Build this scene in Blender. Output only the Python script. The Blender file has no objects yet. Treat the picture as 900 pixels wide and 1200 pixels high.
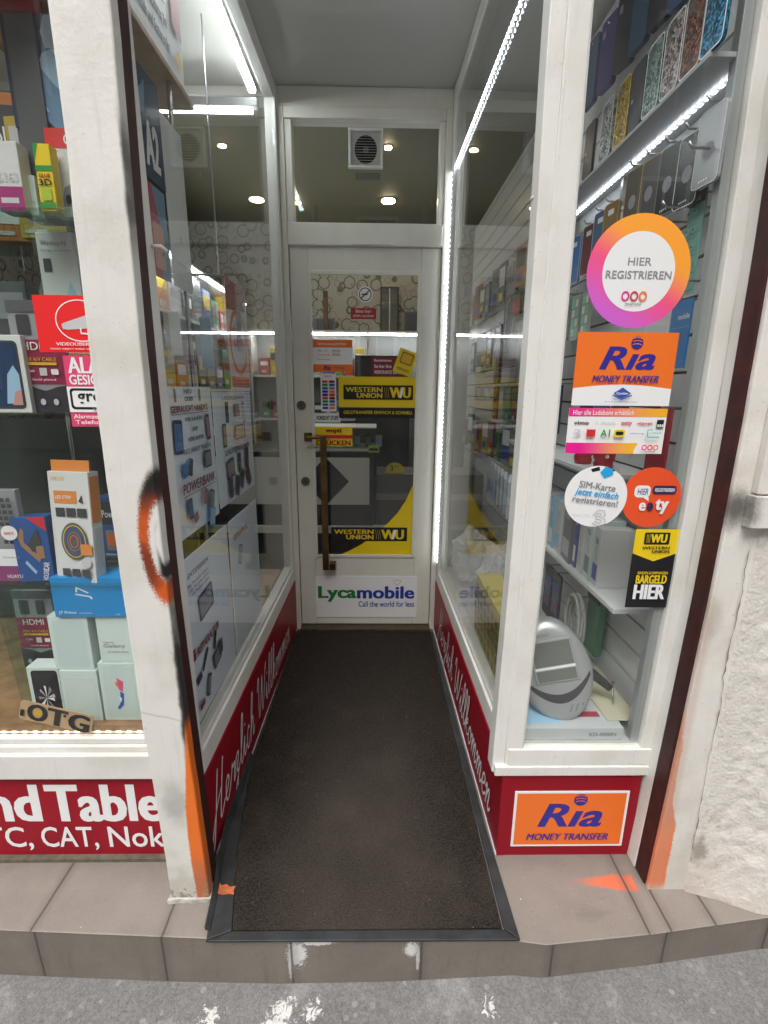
import bpy, bmesh, math, random
from math import radians as R, sin, cos, pi
from mathutils import Vector, Matrix, noise
random.seed(7)
scn = bpy.context.scene
COL = scn.collection

# ------------------------------------------------------------------ camera, sky, sun, exposure
FPX, PITCH, YAW, ROLL, EYE = 565.7, 14.13, 0.96, 0.54, 1.4
cam_d = bpy.data.cameras.new('Camera')
cam = bpy.data.objects.new('Camera', cam_d)
COL.objects.link(cam)
cam_d.sensor_fit = 'HORIZONTAL'
cam_d.sensor_width = 36
cam_d.lens = 36 * FPX / 900
cam_d.clip_start, cam_d.clip_end = 0.05, 500
def _axes():
    p, w, r = R(PITCH), R(YAW), R(ROLL)
    fwd = Vector((sin(w) * cos(p), cos(w) * cos(p), -sin(p)))
    right = Vector((cos(w), -sin(w), 0))
    up = right.cross(fwd)
    return fwd, right * cos(r) + up * sin(r), up * cos(r) - right * sin(r)
FWD, RGT, UPV = _axes()
m = Matrix((RGT, UPV, -FWD)).transposed().to_4x4()
m.translation = (0, 0, EYE)
cam.matrix_world = m
scn.camera = cam

SUN_EL, SUN_AZ = 58, 200          # overcast: broad soft sun from the street side
w = bpy.data.worlds.new('World'); scn.world = w; w.use_nodes = True
nt = w.node_tree; nt.nodes.clear()
sky = nt.nodes.new('ShaderNodeTexSky'); sky.sky_type = 'NISHITA'; sky.sun_disc = False
sky.sun_elevation = R(SUN_EL); sky.sun_rotation = R(SUN_AZ); sky.dust_density = 4; sky.air_density = 1
hs = nt.nodes.new('ShaderNodeHueSaturation'); hs.inputs['Saturation'].default_value = 0.12
bg = nt.nodes.new('ShaderNodeBackground'); bg.inputs['Strength'].default_value = 0.14
wo = nt.nodes.new('ShaderNodeOutputWorld')
nt.links.new(sky.outputs[0], hs.inputs['Color']); nt.links.new(hs.outputs[0], bg.inputs[0]); nt.links.new(bg.outputs[0], wo.inputs[0])
sun_d = bpy.data.lights.new('Sun', 'SUN'); sun_d.energy = 1.1; sun_d.angle = R(40); sun_d.color = (1, .97, .93)
sun = bpy.data.objects.new('Sun', sun_d); COL.objects.link(sun)
# light travels from behind the camera, a little from the left, down into the entrance
d = Vector((0.25, 0.75, -1.05)).normalized()
sun.rotation_euler = d.to_track_quat('-Z', 'Y').to_euler()
scn.view_settings.view_transform = 'Standard'; scn.view_settings.look = 'None'
scn.view_settings.exposure = 0.78; scn.view_settings.gamma = 1; scn.view_settings.use_curve_mapping = False
scn.render.engine = 'CYCLES'
scn.cycles.max_bounces = 10; scn.cycles.transparent_max_bounces = 40; scn.cycles.diffuse_bounces = 4
scn.cycles.glossy_bounces = 4; scn.cycles.sample_clamp_indirect = 4
scn.cycles.use_denoising = True

# ------------------------------------------------------------------ measuring: photo point -> point on a real plane
def _ray(px, py):
    return FWD + RGT * ((px - 450) / FPX) - UPV * ((py - 600) / FPX)
def onY(px, py, v):
    d = _ray(px, py); return Vector((0, 0, EYE)) + d * (v / d.y)
def onX(px, py, v):
    d = _ray(px, py); return Vector((0, 0, EYE)) + d * (v / d.x)
def onZ(px, py, v):
    d = _ray(px, py); return Vector((0, 0, EYE)) + d * ((v - EYE) / d.z)

# ------------------------------------------------------------------ materials
MATS = {}
def lin(c):
    return tuple(((x / 12.92) if x <= .04045 else ((x + .055) / 1.055) ** 2.4) for x in c)
def rgb(h):                           # '#rrggbb' as seen -> linear
    return lin(tuple(int(h[i:i + 2], 16) / 255 for i in (1, 3, 5)))
def M(name, col=(.5, .5, .5), rough=.5, metal=0, spec=.5, var=0, vscale=40, bump=0, alpha=None, emit=None, trans=0):
    if name in MATS: return MATS[name]
    if isinstance(col, str): col = rgb(col)
    m = bpy.data.materials.new(name); m.use_nodes = True
    n = m.node_tree; b = n.nodes['Principled BSDF']
    b.inputs['Base Color'].default_value = (*col, 1); b.inputs['Roughness'].default_value = rough
    b.inputs['Metallic'].default_value = metal; b.inputs['Specular IOR Level'].default_value = spec
    if alpha is not None: b.inputs['Alpha'].default_value = alpha
    if trans: b.inputs['Transmission Weight'].default_value = trans
    if emit: b.inputs['Emission Color'].default_value = (*emit[0], 1); b.inputs['Emission Strength'].default_value = emit[1]
    if var or bump:
        g = G(n); t = g.obj()
        f = g.noise(t, vscale, 5)
        if var:
            c = g.mix(g.smooth(f, .25, .75), tuple(x * (1 - var) for x in col), tuple(min(1, x * (1 + var)) for x in col))
            n.links.new(c.s, b.inputs['Base Color'])
        if bump: g.bump(b, g.noise(t, vscale * 3, 4), bump)
    MATS[name] = m
    return m
class V:
    def __init__(s, g, sock): s.g, s.s = g, sock
    def _m(s, op, o=None, rev=False):
        a, b = (o, s) if rev else (s, o)
        return s.g.math(op, a, b)
    def __add__(s, o): return s._m('ADD', o)
    __radd__ = __add__
    def __sub__(s, o): return s._m('SUBTRACT', o)
    def __rsub__(s, o): return s._m('SUBTRACT', o, True)
    def __mul__(s, o): return s._m('MULTIPLY', o)
    __rmul__ = __mul__
    def __truediv__(s, o): return s._m('DIVIDE', o)
    def abs(s): return s._m('ABSOLUTE')
    def sqrt(s): return s._m('SQRT')
    def max(s, o): return s._m('MAXIMUM', o)
    def min(s, o): return s._m('MINIMUM', o)
    def frac(s): return s._m('FRACT')
class G:
    def __init__(s, n): s.n = n
    def new(s, t): return s.n.nodes.new(t)
    def put(s, sock, v):
        if isinstance(v, V): s.n.links.new(v.s, sock)
        elif isinstance(v, (int, float)): sock.default_value = v
        else: sock.default_value = (*v, 1) if len(v) == 3 and len(sock.default_value) == 4 else v
    def math(s, op, a, b=None):
        x = s.new('ShaderNodeMath'); x.operation = op; s.put(x.inputs[0], a)
        if b is not None: s.put(x.inputs[1], b)
        return V(s, x.outputs[0])
    def obj(s): return V(s, s.new('ShaderNodeTexCoord').outputs['Object'])
    def xyz(s, t):
        x = s.new('ShaderNodeSeparateXYZ'); s.n.links.new(t.s, x.inputs[0]); return [V(s, o) for o in x.outputs]
    def scaled(s, t, sc, loc=(0, 0, 0)):
        x = s.new('ShaderNodeMapping'); s.n.links.new(t.s, x.inputs[0]); x.inputs['Scale'].default_value = sc; x.inputs['Location'].default_value = loc
        return V(s, x.outputs[0])
    def noise(s, t, sc, det=4, dist=0, rough=.55):
        x = s.new('ShaderNodeTexNoise'); s.n.links.new(t.s, x.inputs['Vector']); x.inputs['Scale'].default_value = sc
        x.inputs['Detail'].default_value = det; x.inputs['Distortion'].default_value = dist; x.inputs['Roughness'].default_value = rough
        return V(s, x.outputs[0])
    def voro(s, t, sc, feat='F1'):
        x = s.new('ShaderNodeTexVoronoi'); x.feature = feat; s.n.links.new(t.s, x.inputs['Vector']); x.inputs['Scale'].default_value = sc
        return V(s, x.outputs['Distance']), V(s, x.outputs['Color']) if feat == 'F1' else None
    def smooth(s, v, a, b):
        x = s.new('ShaderNodeMapRange'); x.interpolation_type = 'SMOOTHSTEP'; s.n.links.new(v.s, x.inputs[0])
        x.inputs[1].default_value = a; x.inputs[2].default_value = b; x.inputs[3].default_value = 0; x.inputs[4].default_value = 1
        if a > b:
            x.inputs[1].default_value, x.inputs[2].default_value, x.inputs[3].default_value, x.inputs[4].default_value = b, a, 1, 0
        return V(s, x.outputs[0])
    def mix(s, f, a, b):
        x = s.new('ShaderNodeMix'); x.data_type = 'RGBA'
        s.put(x.inputs[0], f); s.put(x.inputs[6], a); s.put(x.inputs[7], b)
        return V(s, x.outputs[2])
    def bump(s, b, h, strength, dist=.01):
        x = s.new('ShaderNodeBump'); x.inputs['Strength'].default_value = strength; x.inputs['Distance'].default_value = dist
        s.n.links.new(h.s, x.inputs['Height']); s.n.links.new(x.outputs[0], b.inputs['Normal'])
def N(name):                            # a fresh node material -> (material, principled, G)
    m = bpy.data.materials.new(name); m.use_nodes = True
    MATS[name] = m
    return m, m.node_tree.nodes['Principled BSDF'], G(m.node_tree)

def make_glass(name, tint, k=.85, dust=.016):
    m = bpy.data.materials.new(name); m.use_nodes = True; n = m.node_tree; n.nodes.clear(); g = G(n)
    lw = g.new('ShaderNodeLayerWeight'); lw.inputs[0].default_value = .5
    f = V(g, lw.outputs['Facing'])
    fr = g.math('POWER', f, 5.0) * (.93 * k) + .05 * k
    tr = g.new('ShaderNodeBsdfTransparent'); tr.inputs[0].default_value = (*tint, 1)
    gl = g.new('ShaderNodeBsdfGlossy'); gl.inputs['Roughness'].default_value = .0
    mx = g.new('ShaderNodeMixShader'); n.links.new(fr.s, mx.inputs[0]); n.links.new(tr.outputs[0], mx.inputs[1]); n.links.new(gl.outputs[0], mx.inputs[2])
    t = g.obj(); sm = g.smooth(g.noise(g.scaled(t, (7, 7, 2.2)), 1, 6, 1.2), .42, .8) * dust + g.smooth(g.noise(t, 160, 2), .68, .74) * dust
    df_ = g.new('ShaderNodeBsdfDiffuse'); df_.inputs[0].default_value = (.75, .76, .74, 1)
    m2 = g.new('ShaderNodeMixShader'); n.links.new(sm.s, m2.inputs[0]); n.links.new(mx.outputs[0], m2.inputs[1]); n.links.new(df_.outputs[0], m2.inputs[2])
    o = g.new('ShaderNodeOutputMaterial'); n.links.new(m2.outputs[0], o.inputs[0])
    MATS[name] = m
    return m
GLASS = make_glass('window_glass', (.982, .992, .986))
SHELFGLASS = make_glass('shelf_glass', (.80, .90, .86))
def clear_plastic(name, alpha, col=(.8, .82, .85)):
    m = bpy.data.materials.new(name); m.use_nodes = True; n = m.node_tree; b = n.nodes['Principled BSDF']
    b.inputs['Base Color'].default_value = (*col, 1); b.inputs['Alpha'].default_value = alpha; b.inputs['Roughness'].default_value = .12
    MATS[name] = m
    return m
PLASTIC = clear_plastic('clear_plastic', .28)

def white_paint(name, col, dirt, stain, bump=.25, extra=None, rough=.42):
    m, b, g = N(name); t = g.obj()
    n1 = g.noise(t, 6, 6); n2 = g.noise(g.scaled(t, (60, 60, 5)), 1, 5); n3 = g.noise(t, 90, 3)
    c = g.mix(g.smooth(n1, .42, .72) * dirt, col, stain)
    c = g.mix(g.smooth(n2, .55, .75) * dirt * .7, c, stain)
    c = g.mix(g.smooth(n3, .68, .76) * dirt, c, tuple(x * .55 for x in stain))
    chip = g.smooth(g.noise(t, 38, 6, .8, .7), .665, .69) * g.smooth(g.noise(t, 5, 3), .45, .6)
    c = g.mix(chip * min(1, dirt * 1.6), c, tuple(x * .7 for x in stain))
    if extra: c = extra(g, t, c)
    m.node_tree.links.new(c.s, b.inputs['Base Color']); b.inputs['Roughness'].default_value = rough
    g.bump(b, n3 * .5 + g.noise(g.scaled(t, (70, 70, 9)), 1, 4) * .8 + chip * -1.2, bump)
    return m
WHITE = white_paint('white_gloss_paint', (.74, .73, .69), .35, (.52, .49, .42), .12)
WHITE_IN = white_paint('white_door_paint', (.70, .68, .60), .25, (.5, .48, .4), .06)

# ------------------------------------------------------------------ mesh builder
class B:
    def __init__(s): s.v, s.f, s.mi, s.mats = [], [], [], []
    def mat(s, m):
        if m not in s.mats: s.mats.append(m)
        return s.mats.index(m)
    def add(s, vs, fs, m):
        k = len(s.v); s.v += [tuple(p) for p in vs]; i = s.mat(m)
        for f in fs: s.f.append([k + a for a in f]); s.mi.append(i)
    def box(s, x0, x1, y0, y1, z0, z1, m):
        s.add([(x, y, z) for x in (x0, x1) for y in (y0, y1) for z in (z0, z1)],
              [(0, 1, 3, 2), (4, 6, 7, 5), (0, 4, 5, 1), (2, 3, 7, 6), (0, 2, 6, 4), (1, 5, 7, 3)], m)
        return s
    def prism(s, pts, y0, y1, m, axis='y'):
        n = len(pts)
        def p(a, b, c): return (a, c, b) if axis == 'y' else ((c, a, b) if axis == 'x' else (a, b, c))
        vs = [p(a, b, y0) for a, b in pts] + [p(a, b, y1) for a, b in pts]
        s.add(vs, [list(range(n)), list(range(2 * n - 1, n - 1, -1))] + [(i, i + n, (i + 1) % n + n, (i + 1) % n) for i in range(n)], m)
        return s
    def flat(s, pts, y, m):
        s.add([(a, y, b) for a, b in pts], [list(range(len(pts)))], m); return s
    def tube(s, path, r, m, n=8):
        path = [Vector(p) for p in path]; k = len(path); vs = []
        for i, p in enumerate(path):
            t = (path[min(i + 1, k - 1)] - path[max(i - 1, 0)]).normalized()
            a = t.cross(Vector((0, 0, 1)) if abs(t.z) < .9 else Vector((1, 0, 0))).normalized(); b = t.cross(a)
            rr = r[i] if isinstance(r, (list, tuple)) else r
            vs += [p + (a * cos(2 * pi * j / n) + b * sin(2 * pi * j / n)) * rr for j in range(n)]
        fs = [(i * n + j, i * n + (j + 1) % n, (i + 1) * n + (j + 1) % n, (i + 1) * n + j) for i in range(k - 1) for j in range(n)]
        s.add(vs, fs + [list(range(n))[::-1], [(k - 1) * n + j for j in range(n)]], m); return s
    def build(s, name, parent=None, bevel=0, smooth=False, seg=2):
        me = bpy.data.meshes.new(name); me.from_pydata(s.v, [], s.f)
        for m in s.mats: me.materials.append(m)
        me.polygons.foreach_set('material_index', s.mi)
        bm = bmesh.new(); bm.from_mesh(me); bmesh.ops.recalc_face_normals(bm, faces=bm.faces); bm.to_mesh(me); bm.free()
        if smooth: me.polygons.foreach_set('use_smooth', [True] * len(me.polygons))
        o = bpy.data.objects.new(name, me); COL.objects.link(o)
        if parent: o.parent = parent
        if bevel:
            b = o.modifiers.new('Bevel', 'BEVEL'); b.width = bevel; b.segments = seg; b.limit_method = 'ANGLE'; b.angle_limit = R(40)
        return o
def box(name, x0, x1, y0, y1, z0, z1, m, parent=None, bevel=0): return B().box(x0, x1, y0, y1, z0, z1, m).build(name, parent, bevel)
def tag(o, label=None, cat=None, group=None, kind=None):
    if label: o['label'] = label
    if cat: o['category'] = cat
    if group: o['group'] = group
    if kind or label: o['kind'] = kind or 'thing'
    return o
def thing(name, label, cat, loc=(0, 0, 0), rz=0, group=None):
    o = bpy.data.objects.new(name, None); COL.objects.link(o); o.location = loc; o.rotation_euler = (0, 0, rz); o.empty_display_size = .1
    return tag(o, label, cat, group)
def struct(o): o['kind'] = 'structure'; return o

# ------------------------------------------------------------------ lettering
_TXT = {}
def text_shape(s, bold, shear):
    key = (s, bold, shear)
    if key in _TXT: return _TXT[key]
    c = bpy.data.curves.new('t', 'FONT'); c.body = s; c.offset = bold; c.shear = shear; c.resolution_u = 3; c.space_character = 1 + bold * .9
    o = bpy.data.objects.new('t', c); COL.objects.link(o)
    bpy.context.view_layer.update()
    me = bpy.data.meshes.new_from_object(o.evaluated_get(bpy.context.evaluated_depsgraph_get()))
    vs = [(v.co.x, v.co.y) for v in me.vertices]; fs = [tuple(p.vertices) for p in me.polygons]
    bpy.data.objects.remove(o); bpy.data.curves.remove(c); bpy.data.meshes.remove(me)
    xs = [a for a, b in vs]; ys = [b for a, b in vs]
    x0, x1, y0, y1 = min(xs), max(xs), min(ys), max(ys)
    _TXT[key] = ([((a - x0) / (x1 - x0), (b - y0) / (y1 - y0)) for a, b in vs], fs, (x1 - x0) / (y1 - y0))
    return _TXT[key]

class Art:
    """printed art on a flat face: u right, v up in fractions of (w, h); faces local -Y at y = -off"""
    def __init__(s, root, w, h, off=0.0, step=.0004):
        s.root, s.w, s.h, s.y, s.step = root, w, h, -off - step, step
        s.pr, s.tx = B(), []
    def up(s): s.y -= s.step; return s
    def poly(s, pts, m): s.pr.flat([(u * s.w, v * s.h) for u, v in pts], s.y, m); return s.up()
    def rect(s, u0, v0, u1, v1, m): return s.poly([(u0, v0), (u1, v0), (u1, v1), (u0, v1)], m)
    def rrect(s, u0, v0, u1, v1, r, m):
        pts = []; r2 = r * s.w / s.h
        for cx, cy, a in ((u1 - r, v1 - r2, 0), (u0 + r, v1 - r2, 90), (u0 + r, v0 + r2, 180), (u1 - r, v0 + r2, 270)):
            for k in range(5): t = R(a + k * 22.5); pts.append((cx + r * cos(t), cy + r2 * sin(t)))
        return s.poly(pts, m)
    def ell(s, u, v, ru, rv, m, n=32): return s.poly([(u + ru * cos(2 * pi * k / n), v + rv * sin(2 * pi * k / n)) for k in range(n)], m)
    def line(s, pts, wd, m, closed=False):
        P = [Vector((u * s.w, v * s.h)) for u, v in pts]; n = len(P); vs = []
        for i, p in enumerate(P):
            a = P[(i - 1) % n] if (closed or i) else p; b = P[(i + 1) % n] if (closed or i < n - 1) else p
            t = (b - a).normalized(); q = Vector((-t.y, t.x)) * wd / 2
            vs += [(p.x + q.x, s.y, p.y + q.y), (p.x - q.x, s.y, p.y - q.y)]
        fs = [(2 * i, 2 * i + 1, 2 * ((i + 1) % n) + 1, 2 * ((i + 1) % n)) for i in range(n if closed else n - 1)]
        s.pr.add(vs, fs, m); return s.up()
    def ring(s, u, v, ru, rv, wd, m, n=32): return s.line([(u + ru * cos(2 * pi * k / n), v + rv * sin(2 * pi * k / n)) for k in range(n)], wd, m, True)
    def text(s, t, u0, v0, u1, v1, m, bold=0.0, shear=0.0, rot=0):
        off = min(bold, .0 if ('M' in t or 'W' in t) else .018); H = (v1 - v0) * s.h; sh = max(0, bold - off) * 1.15 * H
        vs, fs, asp = text_shape(t, off, shear)
        cx, cy = (u0 + u1) / 2 * s.w, (v0 + v1) / 2 * s.h; W = (u1 - u0) * s.w - 2 * sh; c, q = cos(rot), sin(rot)
        b = B()
        for dx in ((-sh, -sh / 3, sh / 3, sh) if sh else (0,)):
            out = []
            for a, e in vs:
                x, z = (a - .5) * W + dx, (e - .5) * H
                out.append((cx + x * c - z * q, s.y, cy + x * q + z * c))
            b.add(out, fs, m); s.y -= .00004
        s.tx.append(b); return s.up()
    def done(s, pname='print', tname='lettering'):
        if s.pr.f: s.pr.build(pname, s.root)
        for b in s.tx: b.build(tname, s.root)

def rect4(tl, tr, br, bl, y):
    a, b, c, d = (onY(*p, y) for p in (tl, tr, br, bl))
    return (a.x + d.x) / 2, (b.x + c.x) / 2, (c.z + d.z) / 2, (a.z + b.z) / 2
def sheet(name, label, cat, x0, x1, z0, z1, y, m, th=.0012, rz=0, group=None, at=None, pts=None):
    """thin flat sign: returns (root, Art). rz=0 faces the street."""
    w_, h_ = x1 - x0, z1 - z0
    b = B()
    if pts: b.prism([(u * w_, v * h_) for u, v in pts], -th, 0, m)
    else: b.box(0, w_, -th, 0, 0, h_, m)
    o = b.build(name); o.location = at if at else (x0, y, z0); o.rotation_euler = (0, 0, rz)
    tag(o, label, cat, group)
    return o, Art(o, w_, h_, th)
def circ(n=48): return [(.5 + .5 * cos(2 * pi * k / n), .5 + .5 * sin(2 * pi * k / n)) for k in range(n)]
# plain print inks
BLACK = M('ink_black', (.012, .012, .014), .4); INKW = M('ink_white', (.82, .82, .82), .4); RED = M('ink_red', (.62, .025, .03), .4)
DRED = M('sign_dark_red', (.27, .004, .014), .4, spec=.25); ORANGE = M('ink_orange', (.85, .17, .02), .4); NAVY = M('ink_navy', (.03, .025, .27), .4)
YEL = M('ink_yellow', (.80, .58, .01), .4); PINK = M('ink_pink', (.72, .08, .2), .4); SKYB = M('ink_sky_blue', (.02, .36, .72), .4)
GREEN = M('ink_green', (.02, .28, .05), .4); BLUE = M('ink_blue', (.03, .09, .42), .4); GREY = M('ink_grey', (.25, .25, .27), .5)
LGREY = M('ink_light_grey', (.55, .55, .56), .5); MAG = M('ink_magenta', (.75, .02, .24), .4); TEAL = M('ink_teal', (.15, .5, .42), .4)
BROWNI = M('ink_brown', (.18, .09, .04), .5); CREAM = M('ink_cream', (.72, .68, .55), .5); PALE = M('ink_pale_mint', (.66, .74, .71), .4)
LBLUE = M('ink_light_blue', (.35, .55, .72), .4); PURPLE = M('ink_purple', (.2, .08, .3), .4); SKIN = M('ink_skin', (.55, .33, .2), .5)
METAL = M('zinc_wire', (.45, .45, .46), .3, 1); BRASS = M('aged_bronze', (.17, .11, .045), .32, 1, var=.3, vscale=12)
DGREY = M('dark_grey_plastic', (.05, .05, .055), .4); SILVER = M('silver_plastic', (.42, .43, .43), .3, .35)
def gradient(name, c0, c1, axis, a, b):
    m, bs, g = N(name); t = g.xyz(g.obj()); v = t[0] * axis[0] + t[2] * axis[1]
    m.node_tree.links.new(g.mix(g.smooth(v, a, b), c0, c1).s, bs.inputs['Base Color']); bs.inputs['Roughness'].default_value = .4
    return m
#BODY
# ------------------------------------------------------------------ pavement and step
def interp(x, T):
    if x <= T[0][0]: return T[0][1]
    for (a, p), (b, q) in zip(T, T[1:]):
        if x <= b:
            t = (x - a) / (b - a); return p + (q - p) * t
    return T[-1][1]
EDGE = [(-6, 1.12), (-1.6, 1.02), (-.915, .987), (-.445, .966), (-.26, .957), (.376, .953), (.45, .943), (.74, .966), (1.09, 1.006), (1.6, 1.03), (6, 1.03)]
GROUND = [(-6, -.175), (-.93, -.176), (-.55, -.175), (-.27, -.164), (.03, -.158), (.46, -.128), (.75, -.123), (1.1, -.128), (6, -.13)]

def asphalt():
    m, b, g = N('pavement_asphalt'); t = g.obj(); x, y, z = g.xyz(t)
    f = g.noise(t, 14, 6, rough=.7); s1, _ = g.voro(t, 260); s2, c2 = g.voro(t, 95); big = g.noise(t, 2.2, 5)
    c = g.mix(f, (.145, .136, .132), (.255, .243, .237))
    c = g.mix(g.smooth(s1, .18, .05) * .6, c, (.5, .49, .47))
    c = g.mix(g.smooth(g.noise(t, 130, 2), .62, .72) * .6, c, (.07, .068, .066))
    d3, c3 = g.voro(t, 46); q3 = g.xyz(c3)
    c = g.mix(g.smooth(d3, .42, .30) * g.smooth(q3[0], .55, .75) * .55, c, g.mix(q3[1], (.13, .125, .12), (.44, .42, .41)))
    c = g.mix(g.smooth(big, .48, .66) * .5, c, (.13, .125, .12))
    c = g.mix(g.smooth(g.noise(t, 7, 5, .6), .56, .66) * .35, c, (.42, .405, .40))
    ck = g.noise(t, 2.2, 3, .3); c = g.mix(g.smooth((ck - .5).abs(), .003, .001) * g.smooth(g.noise(t, 1.3, 2), .55, .65) * .5, c, (.05, .047, .045))
    c = g.mix(.2, c, g.mix(g.smooth(g.xyz(g.voro(t, 170)[1])[2], .1, .9), (.08, .076, .074), (.34, .33, .325)))
    nz = g.noise(t, 42, 6, 2.0, .7) - .5
    def splat(cx, cy, r, k=1.0):
        d = ((x - cx) * (x - cx) + (y - cy) * (y - cy) * k).sqrt() + nz * .16
        return g.smooth(d, r, r * .55)
    sp = splat(-.25, .86, .04).max(splat(-.20, .82, .05)).max(splat(-.235, .90, .03)).max(splat(-.30, .80, .03)).max(splat(-.16, .89, .02)).max(splat(.30, .89, .012)).max(splat(-.42, .90, .018))
    c = g.mix(sp * .9, c, (.74, .73, .70))
    dots = g.smooth(s2, .10, .05) * g.smooth(g.xyz(c2)[0], .93, .97)
    c = g.mix(dots * .8, c, (.68, .66, .62))
    gum = g.smooth(((x - .24) * (x - .24) + (y - .80) * (y - .80)).sqrt(), .014, .011).max(g.smooth(((x - .265) * (x - .265) + (y - .812) * (y - .812)).sqrt(), .011, .008))
    c = g.mix(gum, c, (.06, .058, .056))
    m.node_tree.links.new(c.s, b.inputs['Base Color']); b.inputs['Roughness'].default_value = .85
    g.bump(b, s1 * .6 + f + g.noise(t, 60, 4), .4, .005)
    return m
ASPH = asphalt()
# unseen house added across the street to cut sky glare in the panes
ob = thing('building', 'unseen beige rendered house added across the street, mirrored in the shop glass', 'building', (0, -10.5, 0))
OBW = M('beige_render', (.36, .33, .28), .9, var=.15, vscale=1.5)
box('wall', -16, 16, -3, 0, -.2, 11, OBW, ob); box('cornice', -16.2, 16.2, -.0, .35, 10.4, 10.9, OBW, ob); box('roof', -16.2, 16.2, -4, .4, 11.001, 11.2, M('roof_dark', (.08, .05, .04), .8), ob)
WDK = M('street_window_dark', (.03, .035, .04), .08); wsrc = None
for r_ in range(3):
    for k in range(9):
        if wsrc is None:
            wf = B(); wf.box(-.62, .62, .0005, .06, -.95, -.86, OBW); wf.box(-.62, -.52, .0005, .05, -.859, .95, INKW); wf.box(.52, .62, .0005, .05, -.859, .95, INKW); wf.box(-.519, .519, .0005, .05, .86, .95, INKW); wf.box(-.03, .03, .0005, .045, -.859, .859, INKW)
            wsrc = wf.build('window', ob); gsrc = box('pane', -.519, .519, .001, .02, -.859, .859, WDK, wsrc); o = wsrc
        else:
            o = wsrc.copy(); COL.objects.link(o); p_ = gsrc.copy(); COL.objects.link(p_); p_.parent = o
        o.location = (-13.6 + 3.4 * k, 0, 2.2 + 3.2 * r_)
bld = B(); xs = [-250, -40, -6, -3, -1.6, -1.2] + [-.99 + i * .08 for i in range(32)] + [2, 3, 6, 40, 250]
ys = [-250, -40, -8, -2, 0, .4, .7, .94, 1.1, 1.4]
vs = [(x, yy, interp(x, GROUND)) for x in xs for yy in ys]; n = len(ys)
bld.add(vs, [(i * n + j, i * n + j + 1, (i + 1) * n + j + 1, (i + 1) * n + j) for i in range(len(xs) - 1) for j in range(n - 1)], ASPH)
struct(bld.build('pavement', smooth=True))

def tiles(name, joints, base, front=False):
    m, b, g = N(name); t = g.obj(); x, y, z = g.xyz(t)
    f = g.noise(t, 9, 6); sp = g.noise(t, 420, 2); s2 = g.noise(t, 150, 2)
    c = g.mix(f, tuple(v * .76 for v in base), tuple(v * 1.2 for v in base))
    c = g.mix(g.smooth(sp, .58, .70) * .5, c, tuple(v * 1.5 for v in base))
    c = g.mix(g.smooth(s2, .60, .72) * .5, c, tuple(v * .6 for v in base))
    if front:
        c = g.mix(g.smooth(g.noise(g.scaled(t, (30, 1, 4)), 1, 4), .55, .8) * .45, c, tuple(v * .55 for v in base))
        nz = g.noise(t, 70, 6, 2.5, .72) - .5
        def sp_(cx, cz, rx, rz):
            d = (((x - cx) / rx) * ((x - cx) / rx) + ((z - cz) / rz) * ((z - cz) / rz)).sqrt() + nz * 2.6
            return g.smooth(d, 1, .6)
        w_ = sp_(-.205, -.05, .03, .05).max(sp_(-.222, -.08, .008, .08)).max(sp_(.10, -.035, .022, .03)).max(sp_(-.15, -.012, .05, .010)).max(sp_(.118, -.07, .006, .05))
        c = g.mix(w_ * .9, c, (.75, .74, .72))
    else:
        dx = g.smooth(x, .55, .76); wd = .006 + dx * .022
        edge = g.math('DIVIDE', (y - 1.104 + (x - .7) * .03 + (g.noise(t, 60, 3) - .5) * .016 + (g.noise(t, 500, 2) - .5) * .02).abs(), wd)
        o = g.smooth(edge, 1.0, .75) * g.smooth(x + (g.noise(t, 400, 2) - .5) * .12, .57, .68) * g.smooth(x, .775, .760)
        c = g.mix(o * .85, c, (.78, .16, .06))
        dirt = g.smooth(y + (g.noise(t, 20, 4) - .5) * .08, 1.10, 1.2) * .35
        c = g.mix(dirt, c, (.12, .105, .09))
        c = g.mix(g.smooth(g.noise(g.scaled(t, (4, 14, 1)), 1, 5), .58, .72) * .35, c, (.15, .13, .11))
        white = g.smooth(g.noise(t, 95, 2), .745, .77)
        c = g.mix(white * .8, c, (.7, .68, .64))
    j = None
    for k in joints:
        l = g.smooth(((x - k) + (g.noise(t, 12, 2) - .5) * .004).abs(), .0042, .0018); j = l if j is None else j.max(l)
    jd = None
    for k in joints:
        l = g.smooth((x - k).abs() + (g.noise(t, 26, 4) - .5) * .03, .03, .0); jd = l if jd is None else jd.max(l)
    c = g.mix(jd * .4, c, tuple(v * .5 for v in base)); c = g.mix(j * .8, c, (.07, .06, .05))
    m.node_tree.links.new(c.s, b.inputs['Base Color']); b.inputs['Roughness'].default_value = .6
    g.bump(b, sp * .4 + j * -2.0 + f * .5, .3, .004)
    return m
TTOP = tiles('step_tile_top', [-1.26, -.912, -.558, .737, .80, .93], (.262, .226, .198))
TFR = tiles('step_tile_front', [-1.253, -.905, -.563, -.218, .127, .472, .79, 1.1], (.20, .174, .148), True)
bld = B(); xs = sorted(set([e[0] for e in EDGE] + [-.6 + i * .1 for i in range(18)]))
top = [(x, interp(x, EDGE)) for x in xs]
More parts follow.
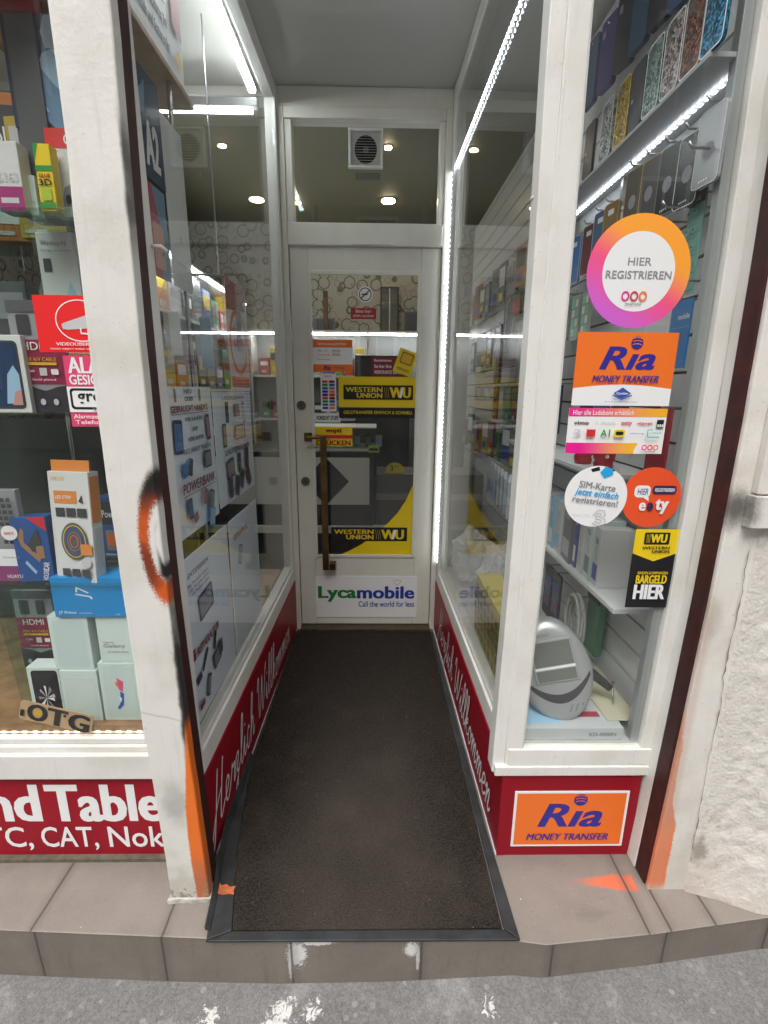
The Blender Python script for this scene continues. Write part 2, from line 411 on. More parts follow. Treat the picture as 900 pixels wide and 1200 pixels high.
for (xa, ya), (xb, yb) in zip(top, top[1:]):
    bld.add([(xa, ya, 0), (xb, yb, 0), (xb, 1.3, 0), (xa, 1.3, 0)], [(0, 1, 2, 3)], TTOP)
    bld.add([(xa, ya + .001, -.006), (xb, yb + .001, -.006), (xb, yb + .008, -.3), (xa, ya + .008, -.3)], [(0, 1, 2, 3)], TFR)
    bld.add([(xa, ya - .003, -.0015), (xb, yb - .003, -.0015), (xb, yb, 0), (xa, ya, 0)], [(0, 1, 2, 3)], TTOP)
    bld.add([(xa, ya - .003, -.0015), (xb, yb - .003, -.0015), (xb, yb + .001, -.006), (xa, ya + .001, -.006)], [(0, 1, 2, 3)], TFR)
struct(bld.build('step'))
SHOPFLOOR = M('shop_floor_tile', (.17, .16, .145), .35, var=.25, vscale=5)
struct(box('floor', -3.2, 2.4, 1.302, 5.4, -.2, -.002, SHOPFLOOR))

# ------------------------------------------------------------------ door mat on the entrance floor
def carpet():
    m, b, g = N('mat_pile'); t = g.obj(); x, y, z = g.xyz(t)
    f = g.noise(t, 220, 3); f2 = g.noise(t, 5, 5); s, cc = g.voro(t, 130)
    c = g.mix(g.smooth(f, .3, .72), (.008, .0065, .0055), (.050, .040, .032))
    wear = g.smooth(f2 + (1.5 - y) * .22, .42, .85)
    c = g.mix(wear * .6, c, g.mix(f, (.035, .028, .023), (.11, .09, .075)))
    path = g.smooth(((x + .04) / .30).abs() + (f2 - .5) * 1.2, 1.0, .3) * g.smooth(y, 2.3, 1.2); c = g.mix(path * .22, c, (.11, .092, .078))
    lint = g.smooth(g.noise(t, 75, 3, 1.5), .715, .74); c = g.mix(lint * .5, c, (.24, .21, .18))
    c = g.mix(g.smooth(s, .12, .07) * g.smooth(g.xyz(cc)[1], .975, .985), c, (.5, .48, .44))
    m.node_tree.links.new(c.s, b.inputs['Base Color']); b.inputs['Roughness'].default_value = .95; b.inputs['Specular IOR Level'].default_value = .15
    g.bump(b, f, .9, .006)
    return m
RUBBER = M('black_rubber', (.028, .030, .032), .55, var=.4, vscale=14, bump=.15)
mat_t = thing('door_mat', 'long dark brown entrance mat with black rubber edging', 'door mat')
MATL = [(.962, -.372), (1.18, -.420), (1.45, -.458), (1.6, -.467), (2.62, -.464)]; MATR = [(.962, .343), (1.25, .338), (2.62, .325)]
b = B(); Y0 = .985; ysn = [.9755 + i * (2.62 - .9755) / 24 for i in range(25)]
pil = carpet()
L = [(interp(yy, MATL), yy) for yy in ysn]; Rr = [(interp(yy, MATR), yy) for yy in ysn]
b.prism(L + Rr[::-1], .001, .010, pil, 'z'); b.build('pile', mat_t)
b = B()
b.prism([(-.438, .9505), (.382, .9475), (.3465, .9735), (-.375, .9745)], .0012, .0085, RUBBER, 'z')
b.prism([(.384, .9475), (.3475, .9755), (.3425, 1.25), (.328, 2.62), (.342, 2.62), (.366, 1.3)], .001, .0085, RUBBER, 'z')
b.build('rubber_edge', mat_t, .002)
b = B()   # left edging lifts against the wall
pts = [(-.437, .952), (-.376, .976), (-.4225, 1.18), (-.4605, 1.45), (-.4695, 1.6), (-.4665, 2.62), (-.4745, 2.62), (-.481, 1.7), (-.484, 1.35), (-.462, 1.12)]
b.prism(pts, .0012, .009, RUBBER, 'z'); b.build('rubber_edge', mat_t, .003)
b = B(); strip = [(.975, -.446), (1.08, -.458), (1.16, -.470), (1.3, -.4855), (1.6, -.4845)]
vs = []
for yy, xx in strip: vs += [(xx, yy, .009), (xx + .014, yy, .011), (xx + .001, yy, .036 if yy > 1.1 else .02), (xx - .003, yy, .036 if yy > 1.1 else .02)]
fs = []
for i in range(len(strip) - 1):
    a, c = 4 * i, 4 * i + 4
    fs += [(a + k, a + (k + 1) % 4, c + (k + 1) % 4, c + k) for k in range(4)]
fs += [(0, 1, 2, 3), tuple(len(vs) - 4 + k for k in range(4))]
b.add(vs, fs, RUBBER); b.build('raised_edge', mat_t, .002)
def sprayed(name, col):
    return M(name, col, .6, var=.35, vscale=60)
b = B().prism([(-.444, 1.072), (-.430, 1.068), (-.412, 1.071), (-.397, 1.069), (-.402, 1.082), (-.399, 1.093), (-.415, 1.091), (-.428, 1.099), (-.440, 1.095), (-.449, 1.103), (-.446, 1.085)], .0095, .0102, sprayed('faded_orange_spray', (.55, .14, .05)), 'z'); b.build('paint_mark', mat_t)

# ------------------------------------------------------------------ building shell
PLASTER = white_paint('interior_plaster', (.62, .61, .56), .12, (.45, .43, .38), .08, rough=.7)
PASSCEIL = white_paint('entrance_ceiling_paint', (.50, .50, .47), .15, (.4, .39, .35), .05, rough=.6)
OLIVE = M('olive_ceiling_paint', (.15, .142, .085), .6, var=.06, vscale=2)
def wallpaper():
    m, b, g = N('ring_wallpaper'); t = g.obj()
    d1, _ = g.voro(g.scaled(t, (1, 1, 1)), 8.5); d2, _ = g.voro(g.scaled(t, (1, 1, 1), (3.3, 1.7, 5.1)), 11.0)
    r1 = g.smooth((d1 - .46 + (g.noise(t, 8, 2) - .5) * .1).abs(), .06, .03); r2 = g.smooth((d2 - .38).abs(), .05, .03)
    c = g.mix(r1, (.46, .45, .40), (.13, .125, .11)); c = g.mix(r2 * .7, c, (.26, .25, .21))
    m.node_tree.links.new(c.s, b.inputs['Base Color']); b.inputs['Roughness'].default_value = .6
    return m
WALLP = wallpaper()
FACADE = M('facade_render', (.52, .50, .46), .85, var=.15, vscale=6, bump=.3)
bt = thing('building', 'old plastered house holding the phone shop and its patterned back room', 'building', (0, 5.3, 0))
def bx(name, x0, x1, y0, y1, z0, z1, m): return box(name, x0, x1, y0 - 5.3, y1 - 5.3, z0, z1, m, bt)
bx('rear_wall', -2.7, 2.1, 5.2, 5.4, 0, 3.2, WALLP)
bx('side_wall', -2.9, -2.7, 1.26, 5.4, 0, 3.2, WALLP)
bx('side_wall', 2.1, 2.3, 1.3, 5.4, 0, 3.2, PLASTER)
bx('shop_ceiling', -2.7, 2.1, 2.79, 5.2, 2.95, 3.2, OLIVE)
bx('entrance_ceiling', -.5, .40, 1.21, 2.69, 2.776, 3.2, PASSCEIL)
bx('display_ceiling', -2.7, -.5, 1.26, 2.69, 2.776, 3.2, PLASTER)
bx('display_ceiling', .40, 2.1, 1.26, 2.69, 2.776, 3.2, PLASTER)
bx('header_beam', -2.7, 2.1, 2.69, 2.79, 2.74, 3.2, PLASTER)
bx('upper_wall', -6, 6, 1.0, 1.21, 3.0, 7.5, FACADE)
bx('street_wall', -6, -2.3, 1.15, 1.45, -.3, 3.0, FACADE)
bx('street_wall', 2.3, 6, 1.05, 1.45, -.3, 3.0, FACADE)
bx('roof', -6.2, 6.2, .9, 6, 7.5, 7.7, FACADE)

# ------------------------------------------------------------------ the two pilasters
def bow(z, amp=1.0):
    return amp * interp(z, [(-.2, .020), (0, .016), (.5, .001), (.9, -.009), (1.3, -.012), (1.7, -.008), (2.07, .002), (2.6, .012), (3.1, .012)])
def bowed(name, x0, x1, y0, y1, z0, z1, mat, parent, amp=1.0, bevel=.004, nz=40, jag=0):
    b = B(); vs = []
    for i in range(nz + 1):
        z = z0 + (z1 - z0) * i / nz; o = bow(z, amp)
        for x, y in ((x0, y0), (x1, y0), (x1, y1), (x0, y1)):
            j = jag * noise.noise((x * 9, y * 9, z * 25)) if jag and i else 0
            vs.append((x + o + j, y + j, z))
    fs = [(4 * i + k, 4 * i + (k + 1) % 4, 4 * i + 4 + (k + 1) % 4, 4 * i + 4 + k) for i in range(nz) for k in range(4)] + [(0, 1, 2, 3), tuple(4 * nz + k for k in range(4))]
    b.add(vs, fs, mat); return b.build(name, parent, bevel)
def graffiti_left(g, t, c):
    x, y, z = g.xyz(t); nz = g.noise(t, 30, 3) - .5
    # thin crackle and yellowing near the foot
    c = g.mix(g.smooth(z + nz * .25, .18, .02) * .55, c, (.42, .39, .33))
    c = g.mix(g.smooth(((x + .525) * (x + .525) * 3 + (z - .33) * (z - .33)).sqrt() + nz * .06, .09, .02) * .5, c, (.22, .23, .2))
    c = g.mix(g.smooth((z + x * .25 - .47 + nz * .01).abs(), .004, .001) * .35, c, (.3, .28, .25))
    # orange ring wrapping the edge, black over its top and inside
    ex, ez = (x + .480) / .056, (z - 1.062) / .150
    rr = (ex * ex + ez * ez).sqrt()
    fr = g.noise(t, 14, 3) - .5
    spk = g.noise(t, 320, 2) - .5
    ring = g.smooth((rr - .84 + fr * .10 + spk * .35).abs(), .29, .13)
    c = g.mix(ring, c, g.mix(g.smooth(g.noise(t, 9, 2), .35, .6), (.60, .10, .01), (.20, .035, .012)))
    blk = g.smooth((rr - .88 + fr * .2).abs(), .32, .12) * g.smooth(z + fr * .05, 1.13, 1.20)
    c = g.mix(blk, c, (.01, .01, .01))
    blk2 = g.smooth((rr - .50 + fr * .25).abs(), .2, .06) * g.smooth(x, -.505, -.492) * g.smooth(z, 1.12, 1.06)
    c = g.mix(blk2, c, (.012, .012, .012))
    # black drip down the edge
    e = x + .481 + fr * .018 - g.smooth((z - .70).abs(), .28, 0) * .0
    drip = g.smooth(e, -.012, -.001) * g.smooth(z + fr * .1, .93, .88) * g.smooth(z, .42, .56)
    c = g.mix(drip * .95, c, (.012, .011, .01))
    drip3 = g.smooth(e, -.008, 0) * g.smooth((z - 1.78).abs() + fr * .1, .16, .05)
    c = g.mix(drip3 * .8, c, (.03, .028, .026))
    # orange wedge on the lower edge
    wd = g.smooth(z, .66, .25) * .026 - g.smooth(z, .16, 0) * .008
    wedge = g.smooth(x + .476 + wd + spk * .007 + fr * .006, -.002, .003) * g.smooth(z, .62, .55) * g.smooth(fr + z * 2.2, -.28, .02)
    c = g.mix(wedge, c, g.mix(g.smooth(z + nz * .1, .06, .2), (.48, .15, .06), (.80, .17, .02)))
    c = g.mix(g.smooth(g.noise(t, 34, 6, .2, .75) - z * 1.4, .46, .50) * g.smooth(z, .20, .12), c, (.30, .27, .22))
    return c
PIL = white_paint('pilaster_old_white', (.73, .715, .67), .42, (.52, .49, .42), .16, graffiti_left, rough=.5)
pt = thing('pillar', 'white painted wooden pilaster left of the entrance with orange and black spray', 'pillar', (0, 0, 0))
bowed('shaft', -.583, -.4765, 1.055, 1.088, 0, 3.0, PIL, pt, jag=.0018)
OXB = M('ox_blood_red_paint', (.040, .006, .005), .6, var=.4, vscale=30)
bowed('shutter_channel', -.56, -.4815, 1.089, 1.139, 0.0, 3.0, OXB, pt)
bowed('backing', -.60, -.508, 1.140, 1.178, .0, 3.0, WHITE, pt)
CB0 = M('recess_shade_black', (.01, .01, .01), .9)
PLINTHC = M('chipped_plaster', (.55, .52, .47), .9, var=.3, vscale=30, bump=.5)
b = B(); b.prism([(-.577, 1.048), (-.545, 1.052), (-.50, 1.049), (-.452, 1.056), (-.452, 1.10), (-.57, 1.10)], -.001, .018, PLINTHC, 'z'); b.build('chipped_foot', pt, .003)

def graffiti_right(g, t, c):
    x, y, z = g.xyz(t); nz = g.noise(t, 22, 4) - .5 + (g.noise(t, 300, 2) - .5) * .8
    c = g.mix(g.smooth(z + nz * .3, .3, .0) * .35, c, (.45, .4, .33))
    wd = .010 + g.smooth(z, .33, .22) * .022 + g.smooth(z, .6, .3) * .003
    o = g.smooth(x - .806 + nz * .012 - wd, .003, -.003) * g.smooth(z, .66, .5) * g.smooth(z + nz * .04, -.01, .03)
    c = g.mix(o * .95, c, g.mix(g.smooth(z, .12, .35), (.80, .17, .03), (.62, .24, .14)))
    c = g.mix(g.smooth(z, 1.05, .8) * g.smooth(x, .845, .825) * .35, c, (.5, .3, .22))
    sm = g.smooth(((x - .838) * (x - .838) * 2 + (z - 1.14) * (z - 1.14)).sqrt() + nz * .04, .075, .01)
    c = g.mix(sm * .85, c, (.05, .045, .035))
    c = g.mix(g.smooth(((x - .835) * (x - .835) * 6 + (z - .86) * (z - .86)).sqrt() + nz * .03, .08, .02) * .35, c, (.25, .2, .15))
    return c
PILR = white_paint('pilaster_right_paint', (.72, .695, .65), .5, (.54, .49, .42), .2, graffiti_right, rough=.6)
def rough_plaster():
    m, b, g = N('rough_cast_plaster'); t = g.obj(); x, y, z = g.xyz(t)
    f = g.noise(t, 45, 6, rough=.65); f2 = g.noise(t, 5, 5)
    c = g.mix(f2, (.60, .565, .515), (.74, .715, .67)); c = g.mix(g.smooth(f, .46, .32) * .5, c, (.44, .39, .33))
    c = g.mix(g.smooth(z + (f2 - .5) * .5, .2, -.05) * .5, c, (.50, .38, .30))
    c = g.mix(g.smooth(((x - .915) * (x - .915) * 4 + (z - .15) * (z - .15)).sqrt() + (f - .5) * .08, .06, .02) * .7, c, (.22, .2, .14))
    c = g.mix(g.smooth(g.noise(t, 2.4, 3) + (z - .62).abs() * .0, .6, .7) * .3, c, (.62, .42, .36))
    m.node_tree.links.new(c.s, b.inputs['Base Color']); b.inputs['Roughness'].default_value = .9
    g.bump(b, f + g.noise(t, 110, 4) * .8, .7, .005)
    return m
RCP = rough_plaster()
pr = thing('pillar', 'flaking plaster pilaster right of the Ria window with orange sprayed edge', 'pillar', (0, 0, 0))
bowed('shaft', .812, .925, 1.082, 1.0965, -.02, 3.0, PILR, pr, -1.1, jag=.003)
bowed('shutter_channel', .809, .92, 1.097, 1.149, 0, 3.0, OXB, pr, -1.1)
# rough rusticated base with an uneven foot: real bumps
b = B(); nx, nz_ = 90, 130; vs = []
for i in range(nx + 1):
    for j in range(nz_ + 1):
        u, v = i / nx, j / nz_; z = .0005 + v * 1.0995
        x = .886 + u * .62 + (1 - u) * (1 - v) * -.004 + .002 * noise.noise((z * 8, 3, 1)) * (1 - u)
        swell = .030 * math.exp(-((u - .33) / .12) ** 2) * (1 - .3 * v) + (.016 if u > .5 else .016 * u * 2)
        foot = .028 * max(0, 1 - z / .24) * min(1, u * 5)
        y = 1.078 - swell - foot - .0045 * noise.fractal((x * 30, z * 26, 4), 1, 2, 5) * (1 if u > .12 else .25) - (0 if u > .03 else -.02)
        vs.append((x, y, z))
b.add(vs, [(i * (nz_ + 1) + j, (i + 1) * (nz_ + 1) + j, (i + 1) * (nz_ + 1) + j + 1, i * (nz_ + 1) + j + 1) for i in range(nx) for j in range(nz_)], RCP)
b.box(.93, 1.5, 1.10, 1.2, -.12, 1.1, RCP)
b.build('rough_base', pr, smooth=True)
CRACK = M('crack_shadow', (.22, .18, .14), .95)
b = B(); z = .16; pts = []
while z < 1.05:
    pts.append((.893 + .005 * noise.noise((z * 6, 1, 9)) + .006 * noise.noise((z * 38, 7, 2)) + .03 * (z - .5) * -.4, z)); z += .018
for (xa, za), (xb, zb) in zip(pts, pts[1:]):
    wa = .0004 + .0035 * abs(noise.noise((za * 23, 5, 5))); wb = .0004 + .0035 * abs(noise.noise((zb * 23, 5, 5)))
    ya, yb = 1.0775, 1.0775
    b.add([(xa - wa, ya, za), (xa + wa, ya, za), (xb + wb, yb, zb), (xb - wb, yb, zb)], [(0, 1, 2, 3)], CRACK)
b.build('crack', pr)
b = B()
b.box(.858, 1.3, 1.052, 1.0815, 1.10, 1.175, PILR); b.build('plinth_block', pr, .002)
b = B(); b.box(.866, .915, 1.060, 1.0815, 1.178, 3.0, PILR); b.box(.920, 1.4, 1.066, 1.0815, 1.178, 3.0, PILR); b.build('moulding', pr, .003)
box('basement_recess_shade', 1.10, 1.32, 1.012, 1.06, -.06, .085, CB0, pr); box('backing', .91, 2.3, 1.09, 1.5, 0, 3.0, FACADE, pr)  # black block stands in for the shade inside the basement window recess

# ------------------------------------------------------------------ left shop window (street side)
lw = thing('display_window', 'street shop window full of phone boxes left of the sprayed pilaster', 'shop window', (0, 0, 0))
b = B()
b.box(-2.3, -.60, 1.172, 1.26, .305, .385, WHITE); b.box(-2.3, -.60, 1.186, 1.26, .3855, .405, WHITE); b.box(-2.3, -.60, 1.196, 1.26, .4055, .424, WHITE)
b.box(-2.3, -2.2, 1.18, 1.26, .4245, 3.0, WHITE); b.box(-.655, -.605, 1.18, 1.26, .4245, 3.0, WHITE); b.box(-2.19, -.66, 1.18, 1.26, 2.72, 3.0, WHITE)
b.build('frame', lw, .003)
box('glass', -2.199, -.656, 1.205, 1.211, .425, 2.719, GLASS, lw)
box('base_wall', -2.3, -.56, 1.20, 1.26, -.05, .304, WHITE, lw)
box('weather_strip', -2.3, -.58, 1.176, 1.199, .0, .012, M('dark_wood_strip', (.12, .11, .08), .7, var=.3), lw)

# ------------------------------------------------------------------ right shop window (street side)
rw = thing('display_window', 'narrow street shop window with network stickers right of the entrance', 'shop window', (0, 0, 0))
b = B()
bw = lambda nm, *a, k=-.55: bowed(nm, *a, WHITE, rw, k, .003)
bw('corner_post', .350, .386, 1.196, 1.25, .305, 2.99); bw('corner_post', .3885, .434, 1.190, 1.25, .391, 2.99)
b.box(.352, .832, 1.181, 1.26, .303, .335, WHITE); b.box(.3885, .830, 1.186, 1.26, .3355, .3905, WHITE)
b.build('sill', rw, .003); box('head_rail', .4355, .77, 1.18, 1.26, 2.72, 3.0, WHITE, rw, .003)
bw('stile', .784, .822, 1.192, 1.26, .391, 2.99, k=-.95); bw('stile', .8155, .865, 1.150, 1.26, .0, 2.99, k=-1.6)
bw('bead', .435, .440, 1.198, 1.204, .392, 2.72)
box('glass', .435, .790, 1.2045, 1.2105, .392, 2.719, GLASS, rw)
bowed('aluminium_profile', .760, .783, 1.2125, 1.238, .395, 2.715, M('grey_aluminium', (.40, .42, .42), .4, .3), rw, -.95, .002)
box('base_panel', .383, .797, 1.192, 1.25, .0, .302, DRED, rw)

# ------------------------------------------------------------------ entrance side windows
def script_pts(word):
    """single-stroke cursive: list of strokes in em units (x right, y up, x-height .45, cap 1)"""
    G_ = {
     'H': (.62, [[(.22, .98), (.17, .6), (.10, .1), (.0, -.25), (-.10, -.28), (-.08, -.12), (.1, .25), (.3, .45), (.44, .52)], [(.50, 1.0), (.44, .6), (.38, .1), (.42, .0), (.52, .06), (.6, .16)]]),
     'e': (.32, [[(-.02, .14), (.12, .2), (.22, .34), (.16, .45), (.07, .38), (.05, .18), (.12, .03), (.22, .03), (.32, .16)]]),
     'r': (.30, [[(-.02, .14), (.08, .36), (.1, .47), (.15, .38), (.25, .40), (.24, .2), (.24, .05), (.32, .16)]]),
     'z': (.34, [[(-.0, .2), (.06, .40), (.18, .44), (.2, .34), (.1, .12), (.18, .1), (.19, -.05), (.1, -.35), (.02, -.36), (.08, -.15), (.34, .16)]]),
     'l': (.24, [[(-.02, .14), (.12, .45), (.19, .85), (.14, .98), (.08, .8), (.06, .3), (.1, .03), (.17, .04), (.24, .16)]]),
     'i': (.22, [[(-.02, .14), (.07, .42), (.06, .15), (.1, .02), (.16, .04), (.22, .16)], [(.08, .62), (.10, .66)]]),
     'c': (.28, [[(.2, .36), (.13, .45), (.05, .3), (.06, .08), (.14, .0), (.22, .06), (.28, .16)]]),
     'h': (.36, [[(-.02, .14), (.12, .5), (.18, .86), (.13, .97), (.08, .8), (.05, .0), (.07, .2), (.17, .43), (.23, .36), (.23, .06), (.29, .02), (.36, .16)]]),
     'W': (.80, [[(-.05, .7), (.04, .95), (.1, .85), (.1, .35), (.16, .02), (.26, .2), (.4, .85), (.42, .3), (.48, .02), (.6, .3), (.72, .85), (.78, .95), (.74, .8)]]),
     'k': (.36, [[(-.02, .14), (.12, .5), (.18, .86), (.13, .97), (.08, .8), (.05, .0), (.07, .2), (.2, .44), (.24, .34), (.12, .22), (.24, .04), (.36, .14)]]),
     'o': (.32, [[(.14, .45), (.05, .3), (.06, .06), (.15, .0), (.24, .14), (.22, .36), (.14, .45), (.2, .34), (.32, .38)]]),
     'm': (.50, [[(-.02, .3), (.06, .44), (.07, .0), (.1, .24), (.18, .44), (.22, .34), (.21, .0), (.25, .24), (.33, .44), (.37, .34), (.36, .08), (.42, .02), (.5, .16)]]),
     'n': (.36, [[(-.02, .3), (.06, .44), (.07, .0), (.1, .24), (.19, .44), (.23, .34), (.22, .08), (.28, .02), (.36, .16)]]),
     ' ': (.28, [])}
    x = 0; out = []
    for ch in word:
        a, st = G_[ch]
        for s in st:
            p = [Vector((x + u + v * .18, v)) for u, v in s]; q = []
            for i in range(len(p) - 1):
                p0, p1, p2, p3 = p[max(i - 1, 0)], p[i], p[i + 1], p[min(i + 2, len(p) - 1)]
                for k in range(5):
                    t = k / 5
                    q.append(.5 * ((2 * p1) + (p2 - p0) * t + (2 * p0 - 5 * p1 + 4 * p2 - p3) * t * t + (3 * p1 - p0 - 3 * p2 + p3) * t ** 3))
            out.append(q + [p[-1]])
        x += a
    return out, x
HINGE = M('white_plastic', (.70, .69, .66), .35)
def side_window(name, label, loc, rz, L_, near_first, text_u):
    t = thing(name, label, 'side window', loc, rz)
    b = B(); H_ = 2.774
    n0, n1 = (.046, L_ - .05) if near_first else (.075, L_ - .062)
    b.box(0, n0, 0, .05, .3120, H_, WHITE); b.box(n1, L_, 0, .05, .3120, H_, WHITE)
    b.box(n0 + .0005, n1 - .0005, 0, .05, .3120, .388, WHITE); b.box(n0 + .0005, n1 - .0005, .008, .05, .3885, .412, WHITE)
    b.box(n0 + .0005, n1 - .0005, .004, .05, 2.70, H_, WHITE)
    b.build('frame', t, .003)
    box('glass', n0 + .001, n1 - .001, .009, .015, .4125, 2.699, GLASS, t)
    b = B(); b.box(0 if not near_first else .03, L_, -.004, .02, .001, .3115, DRED); p = b.build('kick_panel', t)
    box('edge_trim', .06 if near_first else .0, L_ - .0, -.0065, -.0042, .0015, .006, INKW, t)
    if near_first: box('near_post', 0, .0295, .001, .05, 0, .3115, WHITE, t)
    a = Art(p, 1, 1, .0045)
    S_, wd = script_pts('Herzlich Willkommen'); u0, u1, v0, v1 = text_u; sx = (u1 - u0) / wd; sz = (v1 - v0)
    for s in S_: a.line([(u0 + q.x * sx, v0 + q.y * sz) for q in s], .0085, INKW)
    a.done('lettering')
    return t
Ll = math.hypot(.019, 1.53)
sl = side_window('side_window', 'entrance side glass left of the mat showing blue white phone posters', (-.495, 1.14, 0), R(90) - math.atan2(.019, 1.53), Ll, True, (.055, 1.25, .075, .262))
Lr = math.hypot(.028, 1.478)
sr = side_window('side_window', 'entrance side glass right of the mat showing yellow box and plastic bags', (.355, 2.668, 0), R(-90) + math.atan2(.028, 1.478), Lr, False, (.20, 1.40, .075, .262))
b = B(); b.tube([(.03, -.002, 1.70), (.03, -.022, 1.70), (.045, -.026, 1.695), (.062, -.014, 1.69)], .005, HINGE); b.build('hook_latch', sl, smooth=True)
b = B(); b.tube([(Lr - .03, -.002, 1.83), (Lr - .03, -.022, 1.83), (Lr - .05, -.028, 1.828), (Lr - .075, -.016, 1.822)], .006, HINGE); b.build('hook_latch', sr, smooth=True)
b = B(); b.box(Lr - .10, Lr - .04, -.004, -.0005, .365, .43, HINGE); b.box(Lr - .098, Lr - .088, -.02, -.0045, .37, .425, HINGE); b.box(Lr - .052, Lr - .042, -.02, -.0045, .37, .425, HINGE); b.tube([(Lr - .10, -.016, .41), (Lr - .04, -.016, .38)], .005, HINGE); b.build('bolt_latch', sr, .001)

# ------------------------------------------------------------------ door frame, transom, door
df = thing('doorway', 'white doorway with glazed door, fanlight and long bronze pull handle', 'door', (0, 2.67, 0))
b = B(); q = -2.67
b.box(-.4755, -.446, -.012, .07, .0, 2.69, WHITE_IN); b.box(.324, .3545, -.012, .07, .0, 2.69, WHITE_IN)
b.box(-.4455, .3235, -.016, .07, 2.098, 2.200, WHITE_IN); b.box(-.4455, .3235, -.012, .07, 2.640, 2.69, WHITE_IN)
b.box(-.4455, -.412, -.004, .07, 2.2005, 2.6395, WHITE_IN); b.box(.297, .3235, -.004, .07, 2.2005, 2.6395, WHITE_IN)
b.box(-.476, .355, .001, .07, 2.6905, 2.775, WHITE_IN)
b.build('frame', df, .004)
box('fanlight_glass', -.4115, .2965, .022, .028, 2.2005, 2.6395, GLASS, df)
box('drip_strip', -.13, .07, -.024, -.0165, 2.10, 2.112, WHITE_IN, df, .002)
box('threshold', -.4455, .3235, -.06, .06, .0, .026, M('dark_oak', (.06, .04, .025), .5, var=.3, vscale=30), df, .003)
b = B(); x0, x1, gx0, gx1, gz0, gz1 = -.442, .3205, -.352, .223, .458, 1.982
b.box(x0, gx0, 0, .04, .03, 2.094, WHITE_IN); b.box(gx1, x1, 0, .04, .03, 2.094, WHITE_IN)
b.box(gx0 + .0005, gx1 - .0005, 0, .04, .03, gz0, WHITE_IN); b.box(gx0 + .0005, gx1 - .0005, 0, .04, gz1, 2.094, WHITE_IN)
dr = b.build('door', df, .003)
b = B(); e = .016
b.box(gx0 - .004, gx0 + e, -.007, -.0005, gz0 - .004, gz1 + .004, WHITE_IN); b.box(gx1 - e, gx1 + .004, -.007, -.0005, gz0 - .004, gz1 + .004, WHITE_IN)
b.box(gx0 + e + .0005, gx1 - e - .0005, -.007, -.0005, gz0 - .004, gz0 + e, WHITE_IN); b.box(gx0 + e + .0005, gx1 - e - .0005, -.007, -.0005, gz1 - e, gz1 + .004, WHITE_IN)
b.build('glazing_bead', dr, .003)
box('glass', gx0 + .001, gx1 - .001, .014, .020, gz0 + .001, gz1 - .001, GLASS, dr)
pp, pq = onY(379, 513, 2.61), onY(387, 667, 2.61)
b = B(); b.box(-.395, -.352, -.012, -.0005, pp.z - .024, pp.z + .022, BRASS); b.tube([(-.375, -.013, pp.z), (-.375, -.062, pp.z), (pp.x, -.062, pp.z)], .009, BRASS, 10)
b.box(pp.x - .017, pp.x + .017, -.078, -.062, pq.z, pp.z + .012, BRASS); b.box(pq.x - .004, pq.x + .03, -.062, -.0005, pq.z - .006, pq.z + .03, BRASS)
b.build('handle', dr, .004)
for px, py in ((353, 475), (358, 564)):
    c = onY(px, py, 2.665); lk = B().box(c.x - .002, c.x + .002, -.0087, -.0081, c.z - .008, c.z + .008, BLACK).prism([(c.x + .024 * cos(k * pi / 12), c.z + .024 * sin(k * pi / 12)) for k in range(24)], -.008, -.0005, M('old_nickel', (.16, .155, .14), .45, .9)).build('lock_cylinder', dr, .002)
# extractor fan in the fanlight
fx0, fx1, fz0, fz1 = -.143, .024, 2.442, 2.610
fan = thing('extractor_fan', 'square white extractor fan set in the fanlight pane', 'fan', ((fx0 + fx1) / 2, 2.69, (fz0 + fz1) / 2))
hw = (fx1 - fx0) / 2; FW = M('fan_white', (.62, .61, .57), .4)
b = B(); r_ = .054
ring = [(r_ * cos(2 * pi * k / 32), r_ * 1.12 * sin(2 * pi * k / 32)) for k in range(32)]
b.box(-hw, hw, -.02, -.001, hw - .012, hw, FW); b.box(-hw, hw, -.02, -.001, -hw, -hw + .012, FW); b.box(-hw, -hw + .012, -.02, -.001, -hw + .0125, hw - .0125, FW); b.box(hw - .012, hw, -.02, -.001, -hw + .0125, hw - .0125, FW)
b.build('housing', fan, .002)
DARKV = M('fan_void', (.02, .018, .016), .8)
b = B(); sq = []
for k in range(32):
    a = 2 * pi * k / 32; s_ = (hw - .012) / max(abs(cos(a)), abs(sin(a))); sq.append((s_ * cos(a), s_ * sin(a)))
vs = [(x, -.0035, z) for x, z in ring] + [(x, -.0035, z) for x, z in sq]
b.add(vs, [(k, (k + 1) % 32, 32 + (k + 1) % 32, 32 + k) for k in range(32)], FW); b.build('face_plate', fan)
b = B(); b.flat([(x * 1.03, z * 1.03) for x, z in ring], -.0012, DARKV); b.build('opening', fan)
b = B()
for k in range(13):
    z = -hw + .016 + k * (2 * hw - .032) / 12
    b.add([(-hw + .012, -.006, z), (hw - .012, -.006, z), (hw - .012, -.013, z - .0045), (-hw + .012, -.013, z - .0045)], [(0, 1, 2, 3)], FW)
b.build('louvre', fan)
b = B(); b.tube([(0, -.002, 0), (0, -.005, 0)], .014, M('fan_hub', (.18, .14, .13), .5), 16); b.build('hub', fan)
box('control_box', -.05, .07, -.003, -.001, -.125, -.098, M('fan_grey', (.10, .095, .08), .6), fan)

